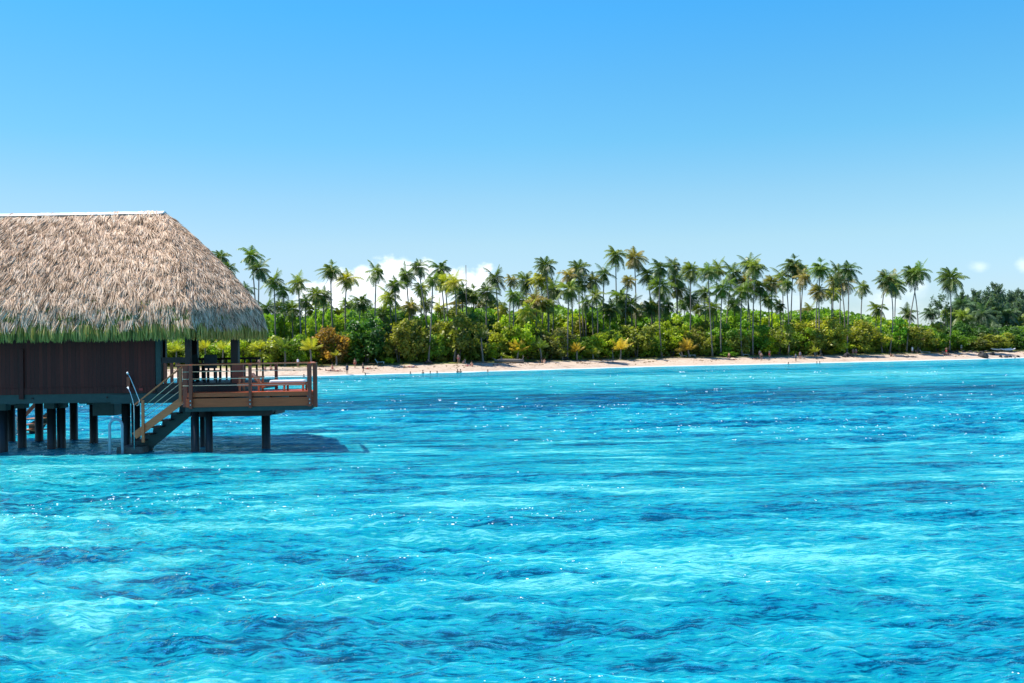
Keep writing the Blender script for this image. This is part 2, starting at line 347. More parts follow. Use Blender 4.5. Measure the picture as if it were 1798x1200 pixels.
deep_and_ripple = mth(t, 'ADD', deep_and_ripple, mth(t, 'MULTIPLY', mth(t, 'SUBTRACT', f1, .5), .30))
deep_and_ripple = mth(t, 'ADD', deep_and_ripple, band(118, 18, -.08))
col = ramp(t, deep_and_ripple, [(.35, (.10, .42, .40)), (.44, (.004, .232, .266)), (.525, (.002, .175, .252)), (.56, (.0005, .082, .155)), (.61, (.0005, .034, .078))])  # palest stop paints in the pale sky-reflection streaks
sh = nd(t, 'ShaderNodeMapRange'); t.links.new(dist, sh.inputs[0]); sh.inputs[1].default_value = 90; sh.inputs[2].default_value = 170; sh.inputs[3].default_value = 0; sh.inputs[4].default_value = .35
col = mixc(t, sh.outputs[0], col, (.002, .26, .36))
hgt = mth(t, 'ADD', mth(t, 'ADD', mth(t, 'MULTIPLY', b1, .14), mth(t, 'MULTIPLY', b2, .05)), mth(t, 'MULTIPLY', b3, .06))
gk = noise(t, mapping(t, P, (.9, .9, 1), (0, 0, 0), (7, 2, 0)), 1.0, 3, .6); gm_ = nd(t, 'ShaderNodeMapRange'); t.links.new(gk, gm_.inputs[0]); gm_.inputs[1].default_value = .53; gm_.inputs[2].default_value = .66
b4 = noise(t, P, 13, 2, .5)
hgt = mth(t, 'ADD', hgt, mth(t, 'MULTIPLY', mth(t, 'MULTIPLY', b4, gm_.outputs[0]), .40))
bp = nd(t, 'ShaderNodeBump'); bp.inputs['Strength'].default_value = 1; bp.inputs['Distance'].default_value = 1.0; t.links.new(hgt, bp.inputs['Height'])
df = nd(t, 'ShaderNodeBsdfDiffuse'); t.links.new(col, df.inputs[0])
gl = nd(t, 'ShaderNodeBsdfGlossy'); gl.inputs['Roughness'].default_value = .05; gl.inputs['Color'].default_value = (.52, .93, 1, 1)
t.links.new(bp.outputs[0], gl.inputs['Normal'])
bp2 = nd(t, 'ShaderNodeBump'); bp2.inputs['Strength'].default_value = .5; bp2.inputs['Distance'].default_value = 1.0; t.links.new(hgt, bp2.inputs['Height'])
upn = nd(t, 'ShaderNodeCombineXYZ'); upn.inputs[2].default_value = 1; va = nd(t, 'ShaderNodeVectorMath', operation='MULTIPLY_ADD'); va.inputs[1].default_value = (.22,)*3; t.links.new(bp2.outputs[0], va.inputs[0]); t.links.new(upn.outputs[0], va.inputs[2])
vn = nd(t, 'ShaderNodeVectorMath', operation='NORMALIZE'); t.links.new(va.outputs[0], vn.inputs[0]); t.links.new(vn.outputs[0], df.inputs['Normal'])
fr = nd(t, 'ShaderNodeFresnel'); fr.inputs[0].default_value = 1.33; t.links.new(bp.outputs[0], fr.inputs['Normal'])
fac = mth(t, 'MINIMUM', mth(t, 'MAXIMUM', mth(t, 'MULTIPLY', mth(t, 'SUBTRACT', fr.outputs[0], .15), 2.6), .02), .85)
mx = nd(t, 'ShaderNodeMixShader'); t.links.new(fac, mx.inputs[0]); ss = nd(t, 'ShaderNodeSubsurfaceScattering'); ss.inputs['Scale'].default_value = 1.0; ss.inputs['Radius'].default_value = (.3, 1.1, 1.4); t.links.new(col, ss.inputs['Color']); t.links.new(vn.outputs[0], ss.inputs['Normal'])
ms2 = nd(t, 'ShaderNodeMixShader'); ms2.inputs[0].default_value = .6; t.links.new(df.outputs[0], ms2.inputs[1]); t.links.new(ss.outputs[0], ms2.inputs[2]); t.links.new(ms2.outputs[0], mx.inputs[1]); t.links.new(gl.outputs[0], mx.inputs[2])
o = nd(t, 'ShaderNodeOutputMaterial'); t.links.new(mx.outputs[0], o.inputs[0])
WG = (XX.copy(), YY.copy(), ZZ.copy())
V, Fc = gridmesh(XX, YY, ZZ)
tag(link('water', npmesh('water', V, Fc, m, smooth=True)), kind='structure')
# white diffuse flecks on the ripple crests, painted stand-ins for sun glints
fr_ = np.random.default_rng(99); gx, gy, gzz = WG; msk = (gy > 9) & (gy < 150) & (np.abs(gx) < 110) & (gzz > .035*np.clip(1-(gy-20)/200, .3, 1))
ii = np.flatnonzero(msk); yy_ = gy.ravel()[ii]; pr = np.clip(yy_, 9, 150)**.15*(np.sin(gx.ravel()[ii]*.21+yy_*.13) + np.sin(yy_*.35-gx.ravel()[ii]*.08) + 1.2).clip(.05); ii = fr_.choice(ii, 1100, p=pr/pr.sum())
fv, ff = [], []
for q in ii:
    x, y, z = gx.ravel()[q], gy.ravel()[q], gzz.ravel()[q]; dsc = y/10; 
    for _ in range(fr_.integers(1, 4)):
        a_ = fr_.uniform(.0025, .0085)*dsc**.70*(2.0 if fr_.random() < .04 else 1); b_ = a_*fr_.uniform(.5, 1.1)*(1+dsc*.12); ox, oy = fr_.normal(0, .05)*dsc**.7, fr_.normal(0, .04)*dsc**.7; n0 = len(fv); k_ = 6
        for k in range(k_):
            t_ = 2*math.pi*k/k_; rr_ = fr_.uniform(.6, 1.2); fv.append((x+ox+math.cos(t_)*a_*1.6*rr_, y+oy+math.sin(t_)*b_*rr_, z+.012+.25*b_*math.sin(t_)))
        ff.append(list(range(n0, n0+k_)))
me_ = bpy.data.meshes.new('glint_flecks'); me_.from_pydata(fv, [], ff); me_.materials.append(plain('painted_glint', (.93, .95, .95), .4, .5, 0, .03))
tag(link('glint_flecks', me_), 'tiny white flecks standing in for sun glints over the lagoon ripples', 'painted_glint', kind='stuff')
# ================================================================== BUNGALOW
house = thing('overwater_bungalow', (-16, 38, 0), 'thatched bungalow of dark planks on piles over the lagoon', 'bungalow')
HI = house.matrix_world.inverted()
HL = Vector((-16, 38, 0))
def hb(mb, name, mat, parent=None):      # build in world coordinates, re-base on the house or its part
    o = mb.build(name, mat); par = parent or house
    off = HL if par == house else HL      # parts sit at the house origin, sub-parts at the part origin (same point)
    me = o.data; n = len(me.vertices); a = np.empty(n*3, dtype=np.float32); me.vertices.foreach_get('co', a)
    a = a.reshape(-1, 3) - np.array(HL, dtype=np.float32); me.vertices.foreach_set('co', a.ravel()); me.update()
    o.parent = par; return o
# --- roof: curved hipped end
EZ, RZ = 5.02, 9.38
EA = [(-24.5, 36.0), (-11.75, 36.0), (-9.68, 38.05), (-10.5, 41.5), (-12.1, 44.0), (-24.5, 44.0), (-26.3, 42), (-26.3, 38)]
E_, F_ = (-14.15, 40.0), (-22.3, 40.0)
RG = [(F_, E_), (E_, E_), (E_, E_), (E_, E_), (E_, F_), (F_, F_), (F_, F_), (F_, F_)]
def roofp(i, s, t, lift=0.0):
    a, b = EA[i], EA[(i+1) % 8]; ra, rb = RG[i]
    ex, ey = a[0]+(b[0]-a[0])*s, a[1]+(b[1]-a[1])*s
    rx, ry = ra[0]+(rb[0]-ra[0])*s, ra[1]+(rb[1]-ra[1])*s
    bul = .24*np.sin(math.pi*np.clip(t, 0, 1)**.8)
    hx, hy = ex+(rx-ex)*t, ey+(ry-ey)*t
    dx, dy = ex-rx, ey-ry; dl = np.hypot(dx, dy)+1e-6
    z = EZ + (RZ-EZ)*t + bul*.75 - .30*np.clip(1-t/.10, 0, 1)**2
    return np.stack([hx+dx/dl*(bul*.6+lift*.75), hy+dy/dl*(bul*.6+lift*.75), z+lift*.65], -1)
V, Fc = [], []
for i in range(8):
    ns, ntt = 24, 16; S, T = np.meshgrid(np.linspace(0, 1, ns), np.linspace(0, 1, ntt))
    P_ = roofp(i, S, T); v, f = gridmesh(P_[..., 0], P_[..., 1], P_[..., 2]); Fc.append(f + sum(len(x) for x in V)); V.append(v)
V = np.concatenate(V) - np.array(HL); roof = link('roof', npmesh('roof', V, np.concatenate(Fc), M_under, smooth=True), house)
_VN = np.random.default_rng(1234).random((97, 97))
def vnoise(x, y):
    x, y = np.asarray(x)+50., np.asarray(y)+50.; xi, yi = np.floor(x).astype(int), np.floor(y).astype(int); fx, fy = x-xi, y-yi; fx, fy = fx*fx*(3-2*fx), fy*fy*(3-2*fy)
    g = lambda a, b: _VN[a % 97, b % 97]
    return (g(xi, yi)*(1-fx)+g(xi+1, yi)*fx)*(1-fy) + (g(xi, yi+1)*(1-fx)+g(xi+1, yi+1)*fx)*fy
def blades(n, ln, wd, lift, jit, faces, tlo, thi, hang=False, seed=1, vfun=None):
    r = np.random.default_rng(seed); out = []; att = []
    for i, nn in faces:
        k = int(n*nn); s = r.uniform(0, 1, k); u = r.uniform(0, 1, k)
        t = tlo + (thi-tlo)*(u if hang else 1-np.sqrt(1-u*.9995) if i not in (0, 4) else u)
        if not hang:
            NR = 24; row = np.floor(t*NR); t = np.clip((row + .5 + r.normal(0, .26, k) + .35*np.sin(s*(37 if i in (0, 4) else 11)+row*2.1))/NR, .01, 1.0)
        p0 = roofp(i, s, t); e = 1e-3
        ds = roofp(i, np.clip(s+e, 0, 1), t)-roofp(i, np.clip(s-e, 0, 1), t); ds /= np.linalg.norm(ds, axis=1)[:, None]+1e-9
        dt = roofp(i, s, np.clip(t-.02, -.1, 1)) - roofp(i, s, np.clip(t+.02, 0, 1)); dt /= np.linalg.norm(dt, axis=1)[:, None]+1e-9
        nrm = np.cross(dt, ds); nrm *= np.sign((nrm[:, 2] + 1e-6))[:, None]; nrm /= np.linalg.norm(nrm, axis=1)[:, None]+1e-9
        L = ln*(r.uniform(.55, 1.3, k) if not hang else r.uniform(.85, 1.08, k)*(1+ .35*t/.1)); W = wd*r.uniform(.6, 1.6, k)
        # tufts: neighbours share a direction
        tuft = .5*np.sin(s*97+t*41+i) + .35*np.sin(s*211-t*83) + r.normal(0, jit, k)
        if hang:
            out_n = nrm.copy(); out_n[:, 2] = 0; out_n /= np.linalg.norm(out_n, axis=1)[:, None]+1e-9
            a0 = p0 + nrm*r.uniform(-.02, .10, k)[:, None]
            d1 = dt*.75 + out_n*.0 + np.array([0, 0, -.55]) + ds*(tuft*.25)[:, None]
            d2 = np.array([0, 0, -1.0]) + out_n*r.uniform(-.18, .06, k)[:, None] + ds*(tuft*.28)[:, None]
        else:
            cl = .5+.5*np.sin(s*61+3*np.sin(t*23)+i*2)*np.sin(t*47+s*19)
            wf = 12.7 if i in (0, 4) else 3.6; cl = vnoise(s*wf*3.2+i*9, t*20)*.6 + vnoise(s*wf*7+i*5, t*44)*.4
            a0 = p0 + nrm*(r.uniform(0, .05, k) + .10*cl)[:, None]
            li = lift*r.uniform(.3, 1.1, k)
            d1 = dt + ds*(tuft*.55)[:, None] + nrm*li[:, None]
            d2 = dt + ds*(tuft*.7+r.normal(0, .12, k))[:, None] + nrm*(li*r.uniform(-.9, .5, k))[:, None]
        for d in (d1, d2): d /= np.linalg.norm(d, axis=1)[:, None]
        sidev = np.cross(d1, nrm) + nrm*r.normal(0, .55, k)[:, None]; sidev /= np.linalg.norm(sidev, axis=1)[:, None]+1e-9
        a1 = a0 + d1*(L*.5)[:, None]; a2 = a1 + d2*(L*.5)[:, None]; w2 = sidev*(W/2)[:, None]
        out.append(np.stack([a0-w2*.7, a0+w2*.7, a1+w2, a1-w2, a2+w2*.35, a2-w2*.35], 1))
        vv = vfun(s, t, r, k) if vfun else r.uniform(0, 1, k); att.append(np.repeat(np.clip(vv, 0, 1)[:, None], 6, 1))
    P_ = np.concatenate(out).reshape(-1, 3); A_ = np.concatenate(att).ravel(); n_ = len(P_)//6
    b_ = (np.arange(n_)*6)[:, None]; f = np.concatenate([b_+np.array([0, 1, 2, 3]), b_+np.array([3, 2, 4, 5])])
    return P_, f, A_
def vdry(s, t, r, k):
    big = vnoise(s*30, t*16)*.5 + vnoise(s*80, t*40)*.5
    return np.clip(r.beta(2.0, 1.8, k)*.72 + .42*big - .09 + np.where(t > .93, .15, 0), 0, 1)
P_, f, A_ = blades(1, .40, .019, .20, .12, [(0, 74000), (1, 25000), (2, 12000), (7, 1500), (6, 1000), (4, 4000), (3, 1500), (5, 500)], .02, 1.0, seed=2, vfun=vdry)
link('dry_thatch', npmesh('dry_thatch', P_-np.array(HL), f, M_thatch, A_), roof)
def vgreen(s, t, r, k): return np.clip(r.beta(1.8, 2.0, k)*.85 + np.clip(t-.05, 0, 1)*7, 0, 1)
P_, f, A_ = blades(1, .60, .034, .06, .14, [(0, 17000), (1, 6200), (2, 4500), (7, 700), (6, 500), (4, 2200), (3, 600), (5, 300)], -.012, .115, hang=True, seed=5, vfun=vgreen)
link('green_fringe', npmesh('green_fringe', P_-np.array(HL), f, M_fringe, A_), roof)
mb = MB(); zc = RZ+.045
n = 16
for k in range(n):
    x0 = F_[0] - .2 + (E_[0]-F_[0]+.35)*k/n; x1 = F_[0]-.2 + (E_[0]-F_[0]+.35)*(k+1)/n - .012
    j = rnd.uniform(-.012, .012)
    mb.hexa([(x0,39.70,zc-.11+j),(x1,39.70,zc-.11-j),(x1,40.3,zc-.11),(x0,40.3,zc-.11),(x0,39.90,zc+.01+j),(x1,39.90,zc+.01-j),(x1,40.1,zc+.01),(x0,40.1,zc+.01)])
hb(mb, 'ridge_cap', M_ridge, roof)
# --- walls and floor of the closed room
WX0, WX1, WY0, WY1 = -25.0, -13.42, 37.0, 43.0
hb(MB().slab([(WX0, WY0), (WX1, WY0), (WX1, WY0+.16), (-15.45, WY0+.5), (-15.45, WY1), (WX0, WY1)], 2.42, 4.75), 'wall', M_wall)
hb(MB().box(WX0-.02, WX1+.02, WY0-.035, WY0+.2, 2.19, 2.418), 'skirting_board', M_wall)
hb(MB().box(WX0-.02, -15.43, WY0+.21, WY1+.03, 2.19, 2.418), 'skirting_board', M_wall)
hb(MB().box(WX0, WX1+.05, WY0+.02, WY0+.28, 1.85, 2.19), 'floor_beam', M_teal)
hb(MB().box(WX0, WX1, WY1-.3, WY1-.02, 1.85, 2.19), 'floor_beam', M_teal)
hb(MB().box(-15.05, -12.05, 36.9, 37.02, 1.80, 2.14), 'floor_beam', M_teal)
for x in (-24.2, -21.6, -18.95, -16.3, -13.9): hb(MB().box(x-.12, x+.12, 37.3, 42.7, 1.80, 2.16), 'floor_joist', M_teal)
# strip covering a plank joint and bolt heads
x = at(38, 640, 37).x
hb(MB().box(x-.09, x+.09, 36.935, 36.99, 2.02, 3.9), 'cover_strip', M_wall)
for px, py in ((57, 700), (188, 698)):
    p = at(px, py, 37.0); hb(MB().tube([(p.x, 36.97, p.z), (p.x, 37.03, p.z)], .035, 8), 'bolt', M_dark)
p = at(186, 712, 39); hb(MB().box(p.x-.45, p.x+.4, 38.8, 39.6, 1.25, 1.84, .02), 'tank', M_teal)
p = at(248, 684, 36.97); hb(MB().box(p.x-.07, p.x+.07, 36.93, 36.99, p.z-.04, p.z+.04), 'red_lamp', plain('red_plastic', (.45, .04, .03)))
# --- piles
def pile(px, D, top, r=.165, n=12):
    X = (px - CX)/F*D*1.0
    X = at(px, hor(px)+CH*F/D, D).x
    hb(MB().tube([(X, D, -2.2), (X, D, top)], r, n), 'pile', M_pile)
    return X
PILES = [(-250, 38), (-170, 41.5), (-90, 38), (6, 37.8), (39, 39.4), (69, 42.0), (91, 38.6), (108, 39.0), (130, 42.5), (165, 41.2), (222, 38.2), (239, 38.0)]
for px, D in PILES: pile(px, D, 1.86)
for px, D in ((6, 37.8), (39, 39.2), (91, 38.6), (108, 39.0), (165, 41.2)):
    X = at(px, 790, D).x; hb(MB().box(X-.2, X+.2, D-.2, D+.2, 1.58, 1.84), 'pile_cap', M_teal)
pa = pile(343, 36.0, 1.60, .15); pb = pile(356, 38.6, 1.6, .1); pc = pile(367.5, 36.1, 1.60, .135); pd_ = pile(467.5, 37.1, 1.60, .165)
pile(20, 42.3, 1.86)
# --- deck
DZ = 2.20
FY = 35.5
DX0, DX1 = at(322, 690, FY).x, at(549, 690, FY).x
deckpoly = [(DX0, FY), (DX1, FY), (-7.95, 38.6), (-12.0, 38.6)]
mb = MB()       # boards running left-right, notched at the slanted side
nb_ = 21; yy = np.linspace(FY+.03, 38.55, nb_+1)
for k in range(nb_):
    ya, yb = yy[k], yy[k+1]-.008
    xa = DX1 + (-7.95-DX1)*(ya-FY)/(3.1) - .04
    mb.box(DX0+.03, xa, ya, yb, DZ-.035, DZ)
deck = hb(mb, 'deck_floor', M_deck)
hb(MB().box(DX0+.14, DX1-.03, FY-.02, FY+.02, 2.05, DZ+.004), 'fascia_board', M_deck)
hb(MB().box(DX0+.1, DX1-.02, FY-.035, FY+.012, 1.69, 2.0), 'fascia_board', M_deck)
hb(MB().beam((DX1+.01, FY, 2.12), (-7.93, 38.6, 2.12), .04, .16), 'fascia_board', M_deck)
hb(MB().beam((DX1+.01, FY, 1.85), (-7.93, 38.6, 1.85), .04, .3), 'fascia_board', M_deck)
hb(MB().prism([(DX0+.05, 1.53), (DX1-.1, 1.53), (DX1+.04, 1.62), (DX1+.04, 1.685), (DX0+.05, 1.685)], FY+.02, FY+.2), 'deck_beam', M_teal)
for k in range(6):
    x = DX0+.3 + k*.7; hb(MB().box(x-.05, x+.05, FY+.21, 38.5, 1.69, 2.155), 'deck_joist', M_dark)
p0 = at(341, 733, 36.6); p1 = at(479, 733, 36.6)
hb(MB().prism([(p0.x, 1.28), (p1.x-.1, 1.28), (p1.x+.02, 1.4), (p1.x+.02, 1.6), (p0.x, 1.6)], 36.5, 36.8), 'cross_beam', M_dark)
hb(MB().box(p0.x, p1.x-.2, 38.0, 38.25, 1.3, 1.6), 'cross_beam', M_dark)
hb(MB().box(p1.x-.32, p1.x+.04, 36.85, 38.4, 1.3, 1.62), 'cross_beam', M_dark)
# railing
RT = 3.235
railing = hb(MB().box(DX0-.25, DX1+.16, FY-.09, FY+.07, RT-.04, RT), 'handrail', M_rail)
hb(MB().beam((DX1+.08, FY-.05, RT-.019), (-7.87, 38.62, RT-.019), .14, .038), 'handrail', M_rail)
hb(MB().box(-10.7, -7.8, 38.53, 38.67, RT-.038, RT), 'handrail', M_rail)
def post(px, D, z0, z1, wd=.11, dp=.09, bolts=True, mat=None):
    X = at(px, hor(px)+30, D).x
    o = hb(MB().box(X-wd/2, X+wd/2, D-dp/2, D+dp/2, z0, z1), 'rail_post', mat or M_post)
    if bolts:
        for z in (1.78, 1.92): hb(MB().tube([(X, D-dp/2-.015, z), (X, D-dp/2+.005, z)], .022, 8), 'bolt', M_steel, o)
    return X
post(325, FY+.05, 1.70, RT-.042, .16, .1, False); post(334.5, FY-.09, 1.64, RT-.042)
post(439, FY-.09, 1.64, RT-.042, .1); post(543.5, FY-.09, 1.66, RT-.042, .13)
X = at(554, 690, FY+.1).x
o = hb(MB().box(X-.07, X+.07, FY+.0, FY+.12, 1.62, RT-.042), 'rail_post', M_post)
post(485, 38.6, DZ, RT-.04, .11, .09, False); post(542, 38.6, DZ, RT-.04, .11, .09, False); post(423, 38.6, DZ, RT-.04, .11, .09, False)
CZ = (2.965, 2.705, 2.465)
for z in CZ:
    hb(MB().tube([(DX0-.02, FY, z), (DX1+.02, FY, z)], .011, 6), 'cable', M_cable)
    hb(MB().tube([(DX1+.1, FY+.05, z), (-7.9, 38.6, z)], .010, 6), 'cable', M_cable)
    hb(MB().tube([(-10.7, 38.6, z), (-7.95, 38.6, z)], .010, 6), 'cable', M_cable)
# --- verandah
VZ = 2.5
hb(MB().box(WX1+.02, -10.25, 37.05, 42.6, VZ-.06, VZ), 'verandah_floor', M_dark)
hb(MB().box(WX1+.06, -10.25, 37.0, 37.05, 2.16, VZ+.003), 'verandah_step', M_dark)
hb(MB().box(-10.25, -10.18, 37.0, 42.6, 2.16, VZ-.01), 'verandah_step', M_dark)
hb(MB().box(WX1+.06, -10.3, 37.05, 37.3, 1.86, 2.158), 'floor_beam', M_dark)
def vpost(px, D, z0, z1, wd, mat):
    X = at(px, 640, D).x; hb(MB().box(X-wd/2, X+wd/2, D-wd/2, D+wd/2, z0, z1), 'verandah_post', mat); return X
vpost(279.5, 37.12, VZ, 4.8, .2, M_teal); vpost(331, 37.12, VZ, 4.8, .2, M_dark)
vpost(343, 42.4, VZ, 4.8, .24, M_dark); hb(MB().box(at(413.5, 640, 38.4).x-.14, at(413.5, 640, 38.4).x+.14, 38.26, 38.54, 2.2, 5.0), 'verandah_post', M_dark); vpost(288, 42.4, VZ, 4.8, .2, M_dark)
a = at(276, 633, 37.1); c = at(328, 633, 37.1)
hb(MB().box(a.x, c.x, 37.06, 37.16, a.z-.11, a.z+.1), 'verandah_rail', M_dark)
for px in (290, 301.5, 313.5):
    X = at(px, 650, 37.1).x; hb(MB().box(X-.055, X+.055, 37.08, 37.14, VZ, a.z-.11), 'baluster', M_post)
b0 = at(345, 631, 42.4); b1 = at(408, 631, 42.4)
hb(MB().box(b0.x, b1.x+1.2, 42.35, 42.45, b0.z-.05, b0.z+.05), 'verandah_rail', M_dark)
for k in range(11):
    X = b0.x + .25 + k*.26; hb(MB().box(X-.035, X+.035, 42.37, 42.43, VZ, b0.z-.05), 'baluster', M_dark)
hb(MB().box(-10.62, -10.2, 37.3, 37.5, 2.16, 3.2), 'low_panel', M_post)
# --- stair
stair = hb(MB().beam(at(327, 698, 35.75), at(236, 766, 35.75), .05, .26), 'stair', M_rail)
# lower sawtooth stringer
TR = [(312, 322, 712.5), (297, 317, 725), (282, 302, 737), (266, 287, 748.5), (250, 271, 761), (235, 253, 772.5)]
pts = []
for xa, xb, y in TR[::-1]:
    p = at(xa+4, y+1, 36.5); q = at(xb-2, y+1, 36.5); pts += [(p.x, p.z), (q.x, p.z)]
q = at(338, 716, 36.5); r_ = at(338, 728, 36.5); e_ = at(256, 797, 36.5); h_ = at(240, 797, 36.5)
poly = [(e_.x, e_.z)] + [(r_.x, r_.z), (q.x, q.z)] + pts[::-1] + [(h_.x, h_.z)]
mb = MB(); mb.prism(poly, 36.45, 36.52); hb(mb, 'stringer', M_teal, stair)
for xa, xb, y in TR:
    p = at(xa, y, 35.85); q = at(xb-1, y, 36.4); w_ = .33
    x0 = at(xa+3, y, 36.1).x
    hb(MB().box(x0-.03, x0+w_, 35.78, 36.56, at(xa, y, 36.4).z-.03, at(xa, y, 36.4).z+.012), 'tread', M_dark, stair)
hb(MB().beam(at(321, 643, 35.72), at(237, 711, 35.72), .10, .045), 'handrail', M_rail, stair)
p = at(251.5, 740, 35.7); z0, z1 = at(251, 777, 35.7).z, at(251, 703, 35.7).z
hb(MB().box(p.x-.045, p.x+.045, 35.64, 35.73, z0, z1), 'rail_post', M_rail, stair)
p = at(317, 660, 35.72); hb(MB().box(p.x-.05, p.x+.05, 35.66, 35.76, 1.9, at(317, 646, 35.7).z), 'rail_post', M_lounge, stair)
for ya, yb in ((656, 715), (669, 722), (682, 735)):
    hb(MB().tube([at(322, ya, 35.72), at(254, yb-2+ (3 if yb == 722 else 0), 35.72)], .011, 6), 'cable', M_cable, stair)
# stone landing block at the stair foot
p = at(206, 786, 35.9); q = at(252, 786, 35.9)
hb(MB().box(p.x, q.x, 35.8, 36.9, -.8, .27, .03), 'landing_block', M_block)
# swim ladder arch and thin steel tubes
def arch(px0, px1, ytop, D, rad, name, mat, par):
    a, b = at(px0, 700, D).x, at(px1, 700, D).x; zt = at(px0, ytop, D).z; r = (b-a)/2
    pts = [(a, D, -.8), (a, D, zt-r)] + [((a+b)/2 - r*math.cos(k*math.pi/10), D, zt-r + r*math.sin(k*math.pi/10)) for k in range(1, 10)] + [(b, D, zt-r), (b, D, -.8)]
    return par(MB().tube(pts, rad, 10), name, mat)
arch(192, 214, 737, 35.7, .05, 'ladder_arch', M_ladder, hb)
hb(MB().tube([at(224, 655, 35.6), at(229, 664, 35.6), at(236, 681, 35.6), at(241, 694, 35.6), at(245, 704, 35.6), at(244, 711, 35.6), at(240, 713, 35.6)], .016, 8), 'steel_tube', M_steel)
hb(MB().tube([at(225, 681.5, 35.5), at(229, 690, 35.5), at(233, 703, 35.5), at(235, 713, 35.5), at(235.5, 730, 35.5), at(235.8, 790, 35.5)], .016, 8), 'steel_tube', M_steel)
for px, py in ((224, 655), (225, 681)): hb(MB().tube([at(px-1, py-1, 35.58), at(px+1, py+2, 35.58)], .035, 8), 'tube_cap', M_white)
p = at(225, 668, 36.9); hb(MB().box(p.x-.06, p.x+.06, 36.9, 36.95, p.z-.25, p.z+.12), 'red_board', M_redp)
# --- neighbouring landing seen between the piles
nb = thing('swim_landing', (*at(40, 775, 46)[:2], 0), 'far wooden stair and stone landing seen between the bungalow piles', 'landing')
NL = Vector(nb.location)
def nbp(mb, name, mat):
    o = mb.build(name, mat); me = o.data
    for v in me.vertices: v.co -= NL
    o.parent = nb; return o
p, q = at(14, 765, 46), at(48, 765, 46)
nbp(MB().box(p.x, q.x, 45.9, 47, -.8, at(20, 765, 46).z, .03), 'landing_block', M_block)
arch(17, 28, 728, 46, .045, 'ladder_arch', M_steel, nbp)
nbp(MB().beam(at(45, 729, 46), at(62, 710, 46), .05, .16), 'handrail', M_redp)
for k, (xa, xb, y) in enumerate(((47, 62, 735), (44, 64, 745), (25, 62, 755))): 
    a, b = at(xa, y, 46.3), at(xb+12, y, 46.3); nbp(MB().box(a.x, b.x, 46, 46.9, a.z-.05, a.z), 'tread', M_lounge)
a, b, c, d = at(52, 775, 46.8), at(60, 775, 46.8), at(86, 738, 46.8), at(86, 722, 46.8)
nbp(MB().prism([(a.x, a.z), (b.x, b.z), (c.x, c.z), (d.x, d.z), (at(50, 745, 46.8).x, at(50, 745, 46.8).z)], 46.8, 46.86), 'stringer', M_teal)
# ------------------------------------------------------------------ furniture
def local(t):
    L = Vector(t.location)
    def f(mb, name, mat, parent=None):
        o = mb.build(name, mat); me = o.data
        for v in me.vertices: v.co -= L
        o.parent = parent or t; return o
    return f
LD = 36.4; lx0, lx1 = at(421, 685, LD).x, at(538, 685, LD).x
t_ = thing('sun_lounger', ((lx0+lx1)/2, LD, DZ), 'wooden sun lounger with raised back and pale cushion on the deck', 'sun lounger')
B = local(t_)
for y in (LD-.3, LD+.3): B(MB().box(lx0, lx1, y-.02, y+.02, DZ+.2, DZ+.31), 'side_rail', M_lounge)
mb = MB()
for k in range(15):
    x = lx0+.9 + k*(lx1-lx0-.95)/15; mb.box(x, x+.07, LD-.28, LD+.28, DZ+.27, DZ+.295)
B(mb, 'slats', M_lounge)
for x in (lx0+.08, lx0+.78, lx1-.75, lx1-.06):
    for y in (LD-.28, LD+.28): B(MB().box(x-.035, x+.035, y-.03, y+.03, DZ, DZ+.2 if x > lx0+.8 else DZ+.5), 'leg', M_lounge)
B(MB().box(lx0+.04, lx0+.84, LD-.31, LD-.25, DZ+.5, DZ+.54), 'armrest', M_lounge)
B(MB().box(lx0+.04, lx0+.84, LD+.25, LD+.31, DZ+.5, DZ+.54), 'armrest', M_lounge)
p, q = at(442, 656, LD), at(463, 681, LD)
B(MB().beam((p.x, LD, p.z), (q.x, LD, q.z), .48, .05), 'backrest', M_lounge)
B(MB().box(lx1-1.3, lx1-.03, LD-.26, LD+.26, DZ+.315, DZ+.40, .03), 'cushion', M_cush)
def chair(px, D, face, label):
    X = at(px, 660, D).x; t = thing('dining_chair', (X, D, VZ), label, 'chair', 'chairs on the verandah'); B = local(t); s = face
    B(MB().box(X-.25, X+.25, D-.24, D+.24, VZ+.42, VZ+.47, .01), 'seat', M_chair)
    if s == 'side':  B(MB().beam((X-.24, D, VZ+.45), (X-.34, D, VZ+1.08), .46, .04), 'backrest', M_chair)
    else: B(MB().box(X-.25, X+.25, D+.22*s-.02, D+.22*s+.02, VZ+.55, VZ+1.08, .01), 'backrest', M_chair)
    for dx in (-.22, .22):
        for dy in (-.21, .21): B(MB().box(X+dx-.025, X+dx+.025, D+dy-.025, D+dy+.025, VZ, VZ+.42), 'leg', M_chair)
chair(352, 39.4, 'side', 'dark chair seen from its side, left end of the verandah table')
chair(373, 38.6, -1, 'dark high-backed chair with its back turned, front of the verandah table')
X = at(380, 640, 39.5).x
t_ = thing('dining_table', (X, 39.7, VZ), 'dark table under the thatch on the verandah', 'table'); B = local(t_)
B(MB().box(X-.75, X+.75, 39.2, 40.1, VZ+.70, VZ+.75, .01), 'tabletop', M_dark)
for dx in (-.66, .66):
    for y in (39.28, 40.02): B(MB().box(X+dx-.035, X+dx+.035, y-.035, y+.035, VZ, VZ+.70), 'leg', M_dark)
